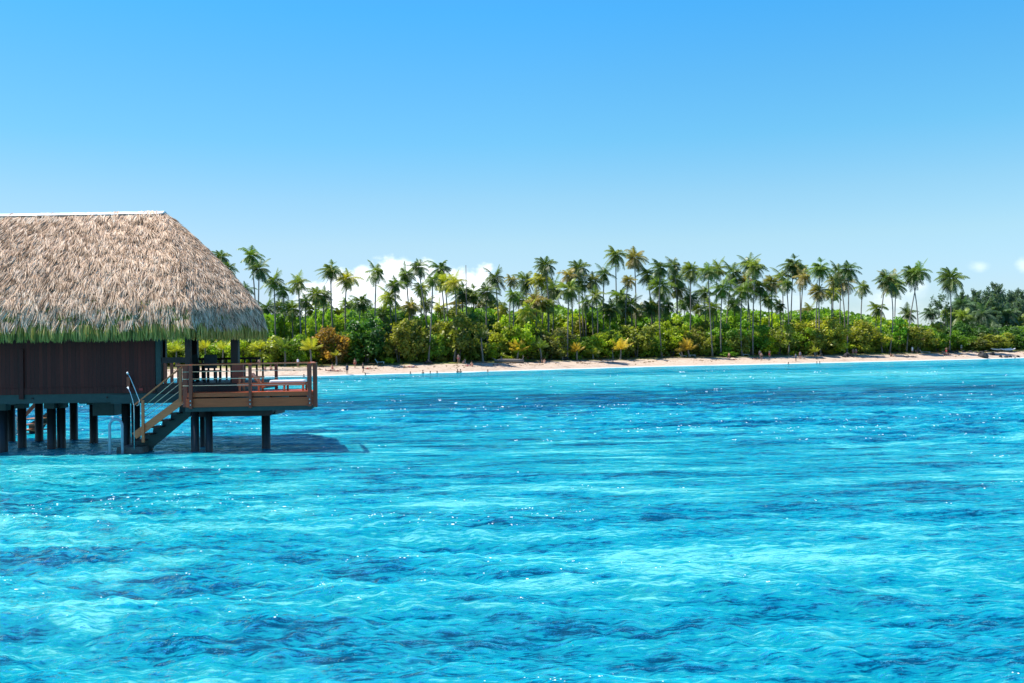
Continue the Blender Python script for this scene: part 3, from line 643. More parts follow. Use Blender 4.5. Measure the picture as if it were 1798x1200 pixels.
# ================================================================== VEGETATION
def quads(Cn, A, B):          # centres and two half axes -> (V, F)
    V = np.stack([Cn-A-B, Cn+A-B, Cn+A+B, Cn-A+B], 1).reshape(-1, 3)
    return V, np.arange(len(V)).reshape(-1, 4)
def rand_unit(r, n):
    v = r.normal(size=(n, 3)); return v/np.linalg.norm(v, axis=1)[:, None]
def palm_crown(seed, nf=26, young=False):
    """unit-scale coconut crown about 5 m across, origin at the top of the trunk"""
    r = np.random.default_rng(seed); VV, AA = [], []
    wind = np.array([r.uniform(-1.0, .15), r.uniform(-.2, .3), 0]); gap = r.uniform(0, 6.28)
    for k in range(nf):
        az = k*2.39996 + r.normal(0, .15); u = (k+.5)/nf
        el = R(80 - 138*u**.9 + r.normal(0, 13)) if not young else R(82 - 66*u + r.normal(0, 6))
        L = r.uniform(2.0, 3.2)*(1 - .22*(u < .15))*(1 - (.35 if math.cos(az-gap) > .75 and not young else 0)); n = 13
        droop = r.uniform(.9, 2.1) if not young else r.uniform(.35, .9)
        d = np.array([math.cos(az)*math.cos(el), math.sin(az)*math.cos(el), math.sin(el)]); p = np.zeros(3); P_ = [p]; D_ = []
        for i in range(n):
            d = d + (np.array([0, 0, -droop]) + wind*1.1)*(1.0/n)*(.4+1.2*i/n); d = d/np.linalg.norm(d); D_.append(d); p = p + d*L/n; P_.append(p)
        P_ = np.array(P_); D_.append(d); D_ = np.array(D_)
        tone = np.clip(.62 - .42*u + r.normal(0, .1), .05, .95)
        # rachis
        sidev = np.cross(D_, [0, 0, 1.0]); sidev /= np.linalg.norm(sidev, axis=1)[:, None]+1e-6
        upv = np.cross(sidev, D_)
        for i in range(n):
            w0, w1 = .045*(1-i/n)+.01, .045*(1-(i+1)/n)+.01
            VV.append(np.array([P_[i]-sidev[i]*w0, P_[i]+sidev[i]*w0, P_[i+1]+sidev[i+1]*w1, P_[i+1]-sidev[i+1]*w1])); AA.append([min(1, tone+.35)]*4)
        m_ = 30
        for i in range(m_):
            f = .12 + .88*(i+.5)/m_; q = f*n; j = min(int(q), n-1); c = P_[j] + (P_[j+1]-P_[j])*(q-j)
            ll = .84*math.sin(math.pi*(f*.80+.16))*r.uniform(.8, 1.15); w_ = .034
            for sg in (-1, 1):
                hang = r.uniform(.35, .9)
                dr = sidev[j]*sg*.85 + D_[j]*.55 - upv[j]*hang*.4 + np.array([0, 0, -.35*hang]) + wind*.5; dr /= np.linalg.norm(dr)
                tip = c + dr*ll; tip[2] -= .10*ll; wv = D_[j]*w_
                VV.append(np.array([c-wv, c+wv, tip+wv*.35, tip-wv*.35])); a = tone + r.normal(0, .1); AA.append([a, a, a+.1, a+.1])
    V = np.concatenate(VV); return npmesh('crown', V, np.arange(len(V)).reshape(-1, 4), M_frond, np.clip(np.concatenate(AA), 0, 1))
def dead_skirt(seed):
    r = np.random.default_rng(seed); VV = []
    for k in range(7):
        az = r.uniform(0, 6.28); p = np.zeros(3); L = r.uniform(1.3, 2.2); d = np.array([math.cos(az)*.5, math.sin(az)*.5, -.5])
        for i in range(6):
            d = d + np.array([0, 0, -.35]); d /= np.linalg.norm(d); q = p + d*L/6; s_ = np.cross(d, [math.cos(az), math.sin(az), .2]); s_ /= np.linalg.norm(s_)
            for _ in range(4):
                dd_ = d*.5 + s_*r.uniform(-.8, .8) + r.normal(0, .2, 3); e = p + dd_*.4
                VV.append(np.array([p, p+s_*.06, e+s_*.02, e-s_*.02]))
            p = q
    V = np.concatenate(VV); return npmesh('dead_fronds', V, np.arange(len(V)).reshape(-1, 4), M_frond, r.uniform(.1, .8, len(V)))
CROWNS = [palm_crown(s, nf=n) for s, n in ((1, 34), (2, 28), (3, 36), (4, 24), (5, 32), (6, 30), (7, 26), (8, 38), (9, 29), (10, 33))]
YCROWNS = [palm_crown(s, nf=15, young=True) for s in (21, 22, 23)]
SKIRTS = [dead_skirt(s) for s in (31, 32)]
def nuts_mesh():
    mb = MB(); r = random.Random(4); VV = []
    for k in range(7):
        a = r.uniform(0, 6.28); c = Vector((math.cos(a)*.24, math.sin(a)*.24, -.22 - r.uniform(0, .2)))
        mb.tube([c+Vector((0,0,.13)), c+Vector((0,0,.07)), c, c-Vector((0,0,.07)), c-Vector((0,0,.13))], [.02, .09, .115, .09, .02], 6)
    me = bpy.data.meshes.new('coconuts'); me.from_pydata(mb.v, [], mb.f); me.materials.append(M_obj); return me
NUTS = nuts_mesh()
SECT = []
LMK = [(385, 'the thatched roof'), (585, 'the orange tree'), (818, 'the bare dead trunk'), (1081, 'the tallest palm'), (1280, 'the low beach bush'), (1440, 'the wide olive tree'), (1607, 'the crossed palms'), (1800, 'the photo edge')]
REG = {}
def regx(kind, o, px, desc): REG.setdefault(kind, []).append((px, o, desc))
ORD = ['', 'second', 'third', 'fourth', 'fifth', 'sixth', 'seventh', 'eighth', 'ninth', 'tenth', 'eleventh', 'twelfth', 'thirteenth', 'fourteenth', 'fifteenth', 'sixteenth', 'seventeenth', 'eighteenth', 'nineteenth', 'twentieth']
def finish_labels():
    for kind, L in REG.items():
        L.sort(key=lambda e: e[0])
        b = {}
        for px, o, desc in L:
            i = min(range(len(LMK)), key=lambda i: abs(LMK[i][0]-px)); side = 'right' if px > LMK[i][0] else 'left'
            if i == 0: side = 'right'
            b.setdefault((i, side), []).append((px, o, desc))
        for (i, side), M_ in b.items():
            M_.sort(key=lambda e: abs(e[0]-LMK[i][0]))
            for n, (px, o, desc) in enumerate(M_):
                where = ('just ' if n == 0 else ORD[n]+' one ') + side + ' of ' + LMK[i][1]
                if LMK[i][1] == 'the photo edge': where = ('nearest' if n == 0 else ORD[n]+' one from') + ' the right photo edge'
                o['label'] = desc + ', ' + where
GREEN = (.075, .125, .030, 1)
def palm(cx, cy, bx=None, base='in', sc=1.0, lean=0, tone='green', group='tall coconut palms along the shore', D=None, k=None, low=False):
    """crown centre pixel, base pixel x; base 'beach' = trunk foot in view on the sand"""
    if bx is None: bx = cx + rnd.uniform(-6, 6)
    X0 = at(bx, 620, 200).x/200
    if D is None:
        off = {'beach': rnd.uniform(12.5, 14), 'in': rnd.uniform(20, 32), 'far': rnd.uniform(40, 60)}[base]
        D = 200
        for _ in range(4): D = ysh(X0*D) + off
    X0 *= D; z0 = float(gz(X0, D)); top = at(cx, cy, D); top.z = max(top.z, z0+1)
    L = Vector((X0, D, z0-.15)); h = top.z - z0
    t = thing('coconut_palm' if not low else 'young_palm', L, None, 'palm tree', group)
    rel = top - L; n = 12; cur = lean*.02*h; wx, wy = rnd.uniform(-.75, .75)*(h/20), rnd.uniform(-.5, .5); pts = []; rad = []
    for i in range(n+1):
        f = i/n; bow = math.sin(math.pi*f)
        pts.append(Vector((rel.x*(f**1.25) + wx*bow - cur*bow, (rel.y)*f + wy*bow, rel.z*f)))
        rad.append((.155 + .10*max(0, 1-f*9) - .045*f)*(1 if not low else 1.2))
    mb = MB().tube(pts, rad, 8)
    tr = bpy.data.meshes.new('trunk'); tr.from_pydata(mb.v, [], mb.f); tr.polygons.foreach_set('use_smooth', mb.sm); tr.materials.append(M_trunk)
    link('trunk', tr, t)
    s = D/205*sc*rnd.uniform(.88, 1.14)
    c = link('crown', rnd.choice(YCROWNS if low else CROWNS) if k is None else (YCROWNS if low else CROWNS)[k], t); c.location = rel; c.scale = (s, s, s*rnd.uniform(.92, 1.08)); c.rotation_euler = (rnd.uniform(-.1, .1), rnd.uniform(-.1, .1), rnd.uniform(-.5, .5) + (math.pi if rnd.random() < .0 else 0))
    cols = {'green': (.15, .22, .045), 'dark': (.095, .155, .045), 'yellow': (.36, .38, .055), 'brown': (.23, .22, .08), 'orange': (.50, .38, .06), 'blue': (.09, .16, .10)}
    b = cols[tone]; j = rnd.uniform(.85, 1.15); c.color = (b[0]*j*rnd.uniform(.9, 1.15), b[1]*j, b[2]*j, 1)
    if not low and rnd.random() < .55:
        d = link('dead_fronds', rnd.choice(SKIRTS), t); d.location = rel; d.scale = (s*.8,)*3; d.rotation_euler.z = rnd.uniform(0, 6); d.color = (.26, .165, .07, 1)
    if not low and base != 'far' and rnd.random() < .6:
        d = link('coconuts', NUTS, t); d.location = rel; d.scale = (s,)*3; d.color = (.30, .22, .05, 1)
    size = 'tall' if h > 19 else 'mid-height' if h > 13 else 'short'
    tn = {'green': 'green', 'dark': 'dark green', 'yellow': 'yellow-green', 'brown': 'browning', 'orange': 'orange-tinged', 'blue': 'bluish green'}[tone]
    dx = (cx-bx); ln = 'straight' if abs(dx) < 8 else 'leaning right' if dx > 0 else 'leaning left'
    if low: desc = f'young {tn} palm low on the beach edge'
    else: desc = f'{size} palm, {ln}, {tn} crown'
    regx('young palm' if low else 'palm', t, cx, desc); return t
# --- tall palms read off the photograph: crown x, y, foot x, where it stands, size, tone
TP = [(387,452,392,'in',.95,'dark'),(401,472,405,'in',.8,'green'),(441,449,447,'in',1.05,'green'),(455,472,453,'in',1.05,'dark'),(481,494,484,'in',1,'green'),
(498,510,500,'in',1,'dark'),(523,497,529,'in',1,'green'),(430,508,432,'far',.8,'blue'),(536,530,537,'in',.8,'dark'),(555,517,561,'in',.9,'green'),(570,520,570,'in',.9,'dark'),
(581,474,590,'in',1.1,'green'),(609,489,611,'in',1.15,'yellow'),(634,530,634,'in',1,'dark'),(661,477,659,'in',1.15,'green'),(684,521,683,'in',1.05,'yellow'),
(693,499,697,'in',.95,'green'),(713,482,727,'in',1.1,'green'),(735,469,758,'in',1.0,'dark'),(739,507,740,'in',.85,'yellow'),(760,492,752,'beach',1.0,'green'),
(773,472,786,'in',1.0,'dark'),(781,495,785,'in',1.0,'yellow'),(798,497,797,'beach',1.1,'yellow'),(813,514,814,'in',1.1,'dark'),(831,517,838,'in',1.05,'green'),
(855,513,860,'in',1.1,'dark'),(869,489,874,'in',1.15,'dark'),(898,492,899,'in',.8,'brown'),(901,518,898,'in',.9,'green'),(923,492,926,'in',1.1,'dark'),
(950,489,949,'in',1.15,'yellow'),(957,466,960,'in',1.2,'dark'),(942,530,937,'in',1.15,'brown'),(971,508,967,'in',1.2,'dark'),(1000,484,1002,'in',1.0,'brown'),
(999,507,996,'beach',1.1,'green'),(1016,471,1022,'in',1.1,'dark'),(1022,499,1025,'in',1.0,'green'),(1041,493,1045,'in',1.0,'brown'),(1061,481,1063,'in',1.05,'dark'),
(1028,531,1028,'in',.85,'dark'),(1046,519,1047,'in',.9,'green'),(1081,448,1084,'in',1.15,'green'),(1114,453,1116,'in',1.1,'brown'),(1089,521,1090,'in',1.25,'green'),
(1103,493,1103,'in',.8,'brown'),(1107,536,1107,'in',1.1,'dark'),(1137,482,1143,'in',1.1,'green'),(1160,470,1162,'beach',1.15,'dark'),(1158,502,1158,'in',1.4,'green'),
(1183,466,1187,'in',1.1,'dark'),(1188,490,1191,'in',1.2,'green'),(1141,538,1150,'in',1.1,'dark'),(1191,508,1190,'in',1.0,'brown'),(1212,475,1209,'in',1.15,'green'),
(1212,524,1211,'in',1.05,'dark'),(1243,477,1251,'beach',1.1,'green'),(1237,514,1241,'in',1.05,'dark'),(1260,473,1264,'in',1.0,'green'),(1268,508,1266,'beach',1.15,'green'),
(1287,479,1277,'in',1.2,'dark'),(1304,511,1303,'beach',1.2,'green'),(1310,496,1318,'in',1.0,'brown'),(1314,464,1312,'in',1.1,'dark'),(1326,468,1322,'beach',1.15,'green'),
(1334,504,1330,'in',1.15,'dark'),(1354,497,1354,'in',.95,'brown'),(1348,525,1347,'in',1.0,'green'),(1374,486,1374,'in',1.1,'green'),(1381,498,1385,'beach',1.0,'dark'),
(1393,464,1388,'in',1.25,'dark'),(1403,475,1402,'in',.95,'green'),(1411,486,1406,'in',1.15,'brown'),(1440,471,1441,'beach',1.15,'green'),(1436,512,1434,'beach',.95,'brown'),
(1461,513,1464,'in',1.0,'yellow'),(1465,493,1470,'in',1.0,'brown'),(1477,496,1478,'in',1.2,'brown'),(1472,477,1480,'in',1.0,'dark'),(1490,473,1487,'beach',1.05,'dark'),
(1515,504,1515,'in',1.0,'green'),(1556,491,1549,'beach',1.15,'dark'),(1563,495,1562,'beach',1.05,'brown'),(1573,502,1571,'in',.95,'green'),
(1601,482,1611,'beach',1.1,'dark'),(1614,477,1592,'beach',1.1,'green'),(1593,551,1593,'far',.8,'dark'),(1668,489,1667,'beach',1.25,'dark'),
(1634,548,1634,'far',1.0,'blue'),(1664,550,1664,'far',.95,'green'),(1688,536,1688,'far',1.0,'blue'),(1692,556,1692,'far',1.1,'green'),(1725,552,1725,'far',1.1,'blue'),
(1753,550,1754,'far',1.0,'blue'),(1771,552,1771,'far',1.0,'blue'),(1790,565,1790,'far',.9,'green'),(1740,575,1740,'far',.9,'blue'),(1706,575,1706,'far',.9,'blue'),(1655,573,1655,'far',.9,'blue')]
for px in (436, 452, 468, 492, 512, 545, 575, 596, 622, 648, 700, 722, 748, 806, 844, 884, 912, 934, 1072, 1122, 1170, 1226, 1290, 1368, 1420, 1540, 560, 610, 672, 772, 826, 866, 926, 962, 990, 1056, 1098, 1150, 1200, 1250):
    TP.append((px, rnd.uniform(526, 552) if px < 1000 else rnd.uniform(532, 548), px+rnd.uniform(-3, 3), 'far' if rnd.random() < .5 else 'in', rnd.uniform(.85, 1.1), rnd.choice(['green', 'dark', 'yellow', 'green', 'brown'])))
for cx, cy, bx, base, sc, tone in TP: palm(cx, cy, bx, base, sc*1.10, tone=tone)
YP = [(392,606,392,.95,'yellow'),(360,604,360,.9,'yellow'),(457,606,457,.85,'yellow'),(500,604,500,1.15,'green'),(545,606,546,1.05,'yellow'),(590,617,590,.55,'yellow'),(845,585,848,.8,'dark'),
(910,609,907,1.0,'orange'),(948,604,950,.95,'green'),(987,614,988,.7,'yellow'),(1013,609,1013,.9,'orange'),(1041,616,1041,.75,'yellow'),(1090,606,1089,1.0,'orange'),
(1208,607,1210,.95,'orange'),(1430,618,1430,.6,'yellow'),(880,628,881,.45,'yellow'),(310,610,310,.9,'yellow'),(1196,610,1199,.6,'brown')]
for i, (cx, cy, bx, sc, tone) in enumerate(YP):
    palm(cx, cy+8, bx, 'beach', sc*.95, tone=tone, low=True, group='young palms at the back of the beach', k=i % 3, D=float(ysh(at(bx, 620, 200).x)+11.6+ (1 if i % 2 else 0)))
# --- broadleaf trees
def leaf_crown(seed, n=3600, nc=26, leaf=.052, open_=.0, flat=1.0):
    r = np.random.default_rng(seed)
    nc = int(nc*1.5); cc = rand_unit(r, nc)*(r.uniform(.15, 1.0, nc)**.6)[:, None]*np.array([1, 1, .9]); cc *= (1+.18*np.sin(cc[:, :1]*5+seed)+.15*np.cos(cc[:, 1:2]*6+seed*2))
    cr = r.uniform(.10, .30, nc); w_ = cr**2; idx = r.choice(nc, n, p=w_/w_.sum())
    d = rand_unit(r, n); rad = cr[idx]*(r.uniform(.35, 1, n)**.5)*(1+.25*r.normal(size=n)*.5)
    Cn = cc[idx] + d*rad[:, None]*np.array([1.05, 1.05, .9]) + r.normal(0, .03, (n, 3))*(r.random((n, 1)) < .3)*3
    nrm = d*.6 + rand_unit(r, n)*.9 + np.array([0, 0, .5]); nrm /= np.linalg.norm(nrm, axis=1)[:, None]
    a = np.cross(nrm, rand_unit(r, n)); a /= np.linalg.norm(a, axis=1)[:, None]; b_ = np.cross(nrm, a)
    s_ = leaf*r.uniform(.6, 1.4, n)[:, None]
    V, f = quads(Cn, a*s_*.62, b_*s_); tone = np.clip(r.normal(.42, .16, nc)[idx] + r.normal(0, .16, n), 0, 1)
    return npmesh('crown', V, f, M_leaf, np.repeat(tone, 4))
LC = [leaf_crown(s, n=n, nc=k, leaf=l) for s, n, k, l in ((41, 3800, 30, .05), (42, 3400, 24, .055), (43, 4200, 36, .046), (44, 3000, 20, .05), (45, 3600, 28, .05))]
LCS = [leaf_crown(46, n=1500, nc=16, leaf=.04), leaf_crown(47, n=1300, nc=14, leaf=.042)]
def stem_mesh(seed, nst=4):
    r = random.Random(seed); mb = MB()
    for k in range(nst):
        a = r.uniform(0, 6.28); tp = Vector((math.cos(a)*r.uniform(.15, .6), math.sin(a)*r.uniform(.15, .6), r.uniform(.45, .8)))
        b = Vector((math.cos(a)*.05, math.sin(a)*.05, 0)); md = (b+tp)/2 + Vector((r.uniform(-.08, .08), r.uniform(-.08, .08), 0))
        mb.tube([b, md, tp], [.030, .022, .008], 6)
        for q in range(3):
            f = r.uniform(.4, .9); p = b.lerp(tp, f); mb.tube([p, p+Vector((r.uniform(-.3, .3), r.uniform(-.3, .3), r.uniform(.05, .3)))], [.012, .004], 5)
    me = bpy.data.meshes.new('trunk'); me.from_pydata(mb.v, [], mb.f); me.materials.append(M_bark); return me
STM = [stem_mesh(s) for s in (1, 2, 3)]
TC = {'lime': ((.33, .42, .035), 'bright yellow-green'), 'green': ((.13, .27, .030), 'fresh green'), 'dark': ((.050, .125, .028), 'dark green'), 'olive': ((.225, .25, .055), 'olive'),
      'gold': ((.30, .31, .050), 'golden olive'), 'orange': ((.34, .20, .055), 'orange-leaved'), 'brown': ((.16, .175, .065), 'brownish sparse'), 'mid': ((.19, .31, .040), 'mid-green'), 'blue': ((.06, .115, .075), 'bluish green')}
def tree(px, ytop, wpx, tone, off=17, ybot=None, kind='front', sparse=False, group='trees behind the beach', over=0):
    D = 200; u = at(px, 620, 200).x/200
    for _ in range(4): D = float(ysh(u*D)) + off
    X = u*D; z0 = float(gz(X, D)); zt = at(px, ytop, D).z; W = wpx*D/F; h = max(zt - z0, 1.2)
    t = thing('broadleaf_tree' if h > 3 else 'bush', (X, D, z0-.1), None, 'tree' if h > 3 else 'bush', group)
    zb = .02 if ybot is None else max(.02, (at(px, ybot, D).z - z0)/h)
    st = link('trunk', rnd.choice(STM), t); st.scale = (W*.4, W*.4, h); st.rotation_euler.z = rnd.uniform(0, 6)
    c = link('crown', rnd.choice(LCS if sparse else LC), t)
    ch = h*(1-zb); c.location = (0, 0, h*zb + ch*.5); c.scale = (W*.54*rnd.uniform(.9, 1.12), W*.5, ch*.50); c.rotation_euler.z = rnd.uniform(0, 6.28)
    b, nm = TC[tone]; j = rnd.uniform(.88, 1.14); c.color = (b[0]*j*rnd.uniform(.9, 1.1), b[1]*j, b[2]*j, 1)
    kk = 'bush' if h <= 3 else kind
    desc = f'low {nm} bush on the beach edge' if h <= 3 else (f'{nm} front-row tree' if kind == 'front' else f'{nm} back-row tree top' if kind == 'back' else f'{nm} tree')
    regx(kk, t, px, desc); return t
FRONT = [(300,598,60,'lime'),(345,603,50,'gold'),(385,596,60,'mid'),(425,592,55,'lime'),(470,585,60,'gold'),(520,582,50,'mid'),(556,590,44,'lime'),(585,567,62,'orange'),(612,590,36,'mid'),
(643,556,84,'dark'),(640,556,60,'green',19.5),(700,570,54,'olive'),(727,556,84,'olive'),(746,605,22,'lime'),(768,585,40,'mid'),(806,548,88,'olive'),(780,558,60,'gold',19),(838,590,46,'olive'),(858,600,30,'lime'),(884,572,62,'gold'),(908,560,64,'lime'),
(935,590,40,'olive'),(968,572,62,'brown'),(990,592,42,'lime'),(1020,590,52,'mid'),(1050,582,50,'lime'),(1078,585,46,'green'),(1118,568,66,'olive'),(1150,585,46,'mid'),(1180,560,56,'lime'),
(1212,568,54,'olive'),(1236,585,44,'gold'),(1262,560,60,'mid'),(1292,575,50,'olive'),(1318,568,58,'green'),(1345,580,44,'lime'),(1368,565,62,'olive'),(1400,572,52,'mid'),(1446,552,78,'gold'),(1430,575,60,'olive',15.5),
(1478,588,40,'lime'),(1518,558,76,'gold'),(1505,575,50,'olive',15.5),(1552,575,42,'mid'),(1578,562,50,'green'),(1612,562,62,'olive'),(1645,584,44,'green'),(1680,584,52,'green'),(1712,592,46,'brown'),(1745,582,60,'olive'),(1782,584,50,'dark'),(1815,585,60,'green')]
for e in FRONT:
    px, yt, wd, tone = e[:4]; tree(px, yt-1, wd, tone, e[4] if len(e) > 4 else rnd.uniform(14.5, 17), kind='front')
ct = [(280,560),(420,552),(480,548),(560,540),(600,538),(640,545),(700,540),(760,548),(820,540),(880,545),(930,530),(980,535),(1010,545),(1060,535),(1120,548),(1180,548),(1250,545),(1300,540),(1360,548),(1410,545),(1450,540),(1500,548),(1550,560),(1600,568),(1650,575),(1720,578),(1830,570)]
px = 285
while px < 1830:
    yt = np.interp(px, [c[0] for c in ct], [c[1] for c in ct]) + rnd.uniform(-4, 12)
    tree(px, yt, rnd.uniform(44, 70), rnd.choice(['green', 'mid', 'green', 'dark', 'lime', 'olive', 'mid']) if px < 1620 else rnd.choice(['green', 'dark', 'blue']), rnd.uniform(26, 40), kind='back', group='trees deeper in the grove')
    px += rnd.uniform(21, 31)
for k, px in enumerate(range(1630, 1790, 13)):
    tree(px, rnd.uniform(566, 582), rnd.uniform(34, 48), rnd.choice(['dark', 'blue', 'green', 'dark']), rnd.uniform(20, 25), kind='back', group='trees deeper in the grove')
for px, yt, wd, tone in ((1280,621,30,'green'),(1392,626,16,'lime'),(888,628,22,'lime'),(1012,627,16,'mid'),(683,633,18,'lime'),(470,632,24,'lime'),(420,630,22,'lime'),(1455,625,20,'gold'),(775,634,18,'olive')):
    tree(px, yt-2, wd, tone, 11.5 if px == 1280 else 13.2, kind='bush', group='low bushes at the back of the beach')
tree(1656, 512, 40, 'blue', 46, ybot=555, kind='open', sparse=True, group='trees deeper in the grove')['label'] = 'open-crowned bluish tree with bare limbs behind the far-right palm'
REG['open'] = []
for px in (562, 648): pass
# feathery ironwood trees at the right
def ironwood(seed):
    r = np.random.default_rng(seed); CC, DD_ = [], []
    for k in range(46):
        z = .16 + .82*(k+r.uniform(0, 1))/46; az = r.uniform(0, 6.28); Lb = (.34*(1-z)**.75+.035)*r.uniform(.45, 1.25); up = r.uniform(.25, .9)
        m = int(30 + 240*Lb); f = r.uniform(.15, 1, m)
        c = np.stack([np.cos(az)*Lb*f, np.sin(az)*Lb*f, z + Lb*f*up + .05*f*f], 1) + r.normal(0, .016+.012*(1-f)[:, None], (m, 3)); CC.append(c)
        d = np.stack([np.full(m, np.cos(az)*.5), np.full(m, np.sin(az)*.5), np.full(m, .6)], 1) + r.normal(0, .45, (m, 3)); DD_.append(d)
    Cn = np.concatenate(CC); d = np.concatenate(DD_); d /= np.linalg.norm(d, axis=1)[:, None]; n = len(Cn)
    a = np.cross(d, rand_unit(r, n)); a /= np.linalg.norm(a, axis=1)[:, None]
    V, f = quads(Cn, a*.0055, d*.030*r.uniform(.6, 1.3, n)[:, None]); return npmesh('crown', V, f, M_leaf, np.repeat(r.uniform(.1, .8, n), 4))
IW = [ironwood(s) for s in (1, 2, 3)]
for px, yt in ((1672,535),(1690,509),(1700,520),(1713,506),(1725,520),(1736,508),(1749,494),(1762,516),(1773,511),(1783,505),(1795,508),(1680,528),(1756,512),(1790,520)):
    D = float(ysh(at(px, 620, 230).x)) + rnd.uniform(70, 95); p = at(px, yt+9, D); X = p.x; z0 = float(gz(X, D)); h = p.z - z0
    t = thing('ironwood_tree', (X, D, z0), None, 'tree', 'dark ironwood trees beyond the beach')
    link('trunk', STM[0], t).scale = (1.2, 1.2, h*.8)
    c = link('crown', rnd.choice(IW), t); c.scale = (h*.9, h*.9, h); c.rotation_euler.z = rnd.uniform(0, 6); j = rnd.uniform(.85, 1.2); c.color = (.10*j, .16*j, .15*j, 1)  # bluish distance haze painted into the crown colour
    regx('ironwood', t, px, 'feathery dark ironwood tree')
# dense undergrowth and the wood behind: nobody could count it
def undergrowth(name, n, o0, o1, hfun, leaf, col, seed, label, x0=-130, x1=175):
    r = np.random.default_rng(seed); X = r.uniform(x0, x1, n); off = r.uniform(o0, o1, n); Y = ysh(X) + off
    h = hfun(X, Y, off); z = gz(X, Y) + h*r.uniform(0, 1, n)**.8
    cl = np.sin(X*.9+2*np.sin(Y*.5))*np.sin(z*1.1+X*.4); keep = cl > -.75
    Cn = np.stack([X, Y, z], 1)[keep]; n = len(Cn); cl = cl[keep]
    nrm = rand_unit(r, n) + np.array([0, -.3, .5]); nrm /= np.linalg.norm(nrm, axis=1)[:, None]
    a = np.cross(nrm, rand_unit(r, n)); a /= np.linalg.norm(a, axis=1)[:, None]; b_ = np.cross(nrm, a); s_ = leaf*r.uniform(.5, 1.4, n)[:, None]
    V, f = quads(Cn, a*s_*.6, b_*s_); o = link(name, npmesh(name, V, f, M_leaf, np.repeat(np.clip(.45+.25*cl+r.normal(0, .15, n), 0, 1), 4))); o.color = (*col, 1)
    return tag(o, label, 'undergrowth', kind='stuff')
def canopy(X, Y, off):
    px = CX + X*F/Y; yt = np.interp(px, [c[0] for c in ct], [c[1] for c in ct]); return np.maximum(1, CH + (hor(px)-yt)*Y/F - gz(X, Y))
undergrowth('undergrowth', 70000, 15, 25, lambda X, Y, o: canopy(X, Y, o)*(.42+.12*np.sin(X*.35)), .34, (.17, .23, .04), 5, 'tangled dark undergrowth beneath the palms')
undergrowth('wood', 95000, 36, 62, lambda X, Y, o: canopy(X, Y, o)*(.90+.09*np.sin(X*.23+Y*.1)), .46, (.14, .26, .04), 6, 'dense green wood filling the background behind the palms')
# ================================================================== BEACH
def shore(px, off):
    u = at(px, 620, 200).x/200; D = 200
    for _ in range(5): D = float(ysh(u*D)) + off
    return Vector((u*D, D, float(gz(u*D, D))))
# bare dead trunk
p = shore(818, 24); q = at(818, 466, p.y)
tag(MB().tube([p-Vector((0,0,.2)), p.lerp(q, .5)+Vector((.12, 0, 0)), q], [.17, .12, .06], 8).build('dead_trunk', M_bark), 'thin bare dead palm trunk without any crown', 'dead tree')
# driftwood log
a, b = shore(868, 10.5), shore(919, 8.6)
lg = thing('driftwood_log', a, 'large grey driftwood log lying on the sand', 'log'); B = local(lg)
B(MB().tube([a+Vector((0,0,.35)), a.lerp(b,.3)+Vector((0,0,.42)), a.lerp(b,.7)+Vector((0,0,.4)), b+Vector((0,0,.38))], [.25, .36, .38, .40], 10), 'trunk', M_log)
B(MB().tube([b+Vector((-.4,0,.5)), b+Vector((.0,-.1,1.1)), b+Vector((-.1,0,1.5))], [.1,.07,.03], 6), 'branch', M_log)
B(MB().tube([a+Vector((.3,0,.5)), a+Vector((-.6,.1,1.0))], [.1,.03], 6), 'branch', M_log)
# stick standing on the beach
p = shore(1076, 6.2); st = thing('beach_post', p, 'crooked driftwood post standing upright on the sand', 'post'); B = local(st)
B(MB().tube([p-Vector((0,0,.2)), p+Vector((.02,0,1.2)), p+Vector((-.08,0,2.6))], [.09,.07,.04], 7), 'stake', M_log)
B(MB().tube([p+Vector((-.7,0,.06)), p+Vector((0,-.05,.12)), p+Vector((1.3,.1,.07))], [.05,.08,.05], 6), 'log_base', M_log)
for k, (px, off, L, lab) in enumerate(((752, 10.5, 2.2, 'dark root mound at the foot of the palm left of the seated pair'), (1487, 7.5, 3.0, 'large dark root mound at the foot of the lone front palm'),
        (1442, 10, 1.6, 'small dark root clump below the wide olive tree'), (995, 11.8, 1.6, 'low root mound at the foot of the palm between two young palms'))):
    r = np.random.default_rng(k+60); p = shore(px, off); P_ = rand_unit(r, 1)
    mb = MB(); 
    for q in range(9):
        a_ = r.uniform(0, 6.28); mb.tube([p+Vector((0,0,.9*L/3)), p+Vector((math.cos(a_)*L*.25, math.sin(a_)*.4, .35*L/3)), p+Vector((math.cos(a_)*L*.5, math.sin(a_)*.7, -.1))], [.28*L/3,.2*L/3,.05], 6)
    tag(mb.build('root_mound', M_rock), lab, 'roots')
def rock(seed, loc, s, label, group='dark boulders on the sand'):
    import bmesh
    bm = bmesh.new(); bmesh.ops.create_icosphere(bm, subdivisions=3, radius=1); r = random.Random(seed); o_ = [Vector((r.uniform(-1,1), r.uniform(-1,1), r.uniform(-1,1))).normalized() for _ in range(14)]; k_ = [r.uniform(.55, .95) for _ in o_]
    for v in bm.verts:
        c = v.co.copy()
        for d, k in zip(o_, k_):
            e = v.co.dot(d)
            if e > k: v.co -= d*(e-k)
        v.co *= 1 + .06*math.sin(c.x*7+c.y*5+seed) 
    me = bpy.data.meshes.new('boulder'); bm.to_mesh(me); bm.free(); me.materials.append(M_rock)
    o = link('boulder', me); o.location = loc; o.scale = s; o.rotation_euler.z = r.uniform(0, 6); return tag(o, label, 'rock', group)
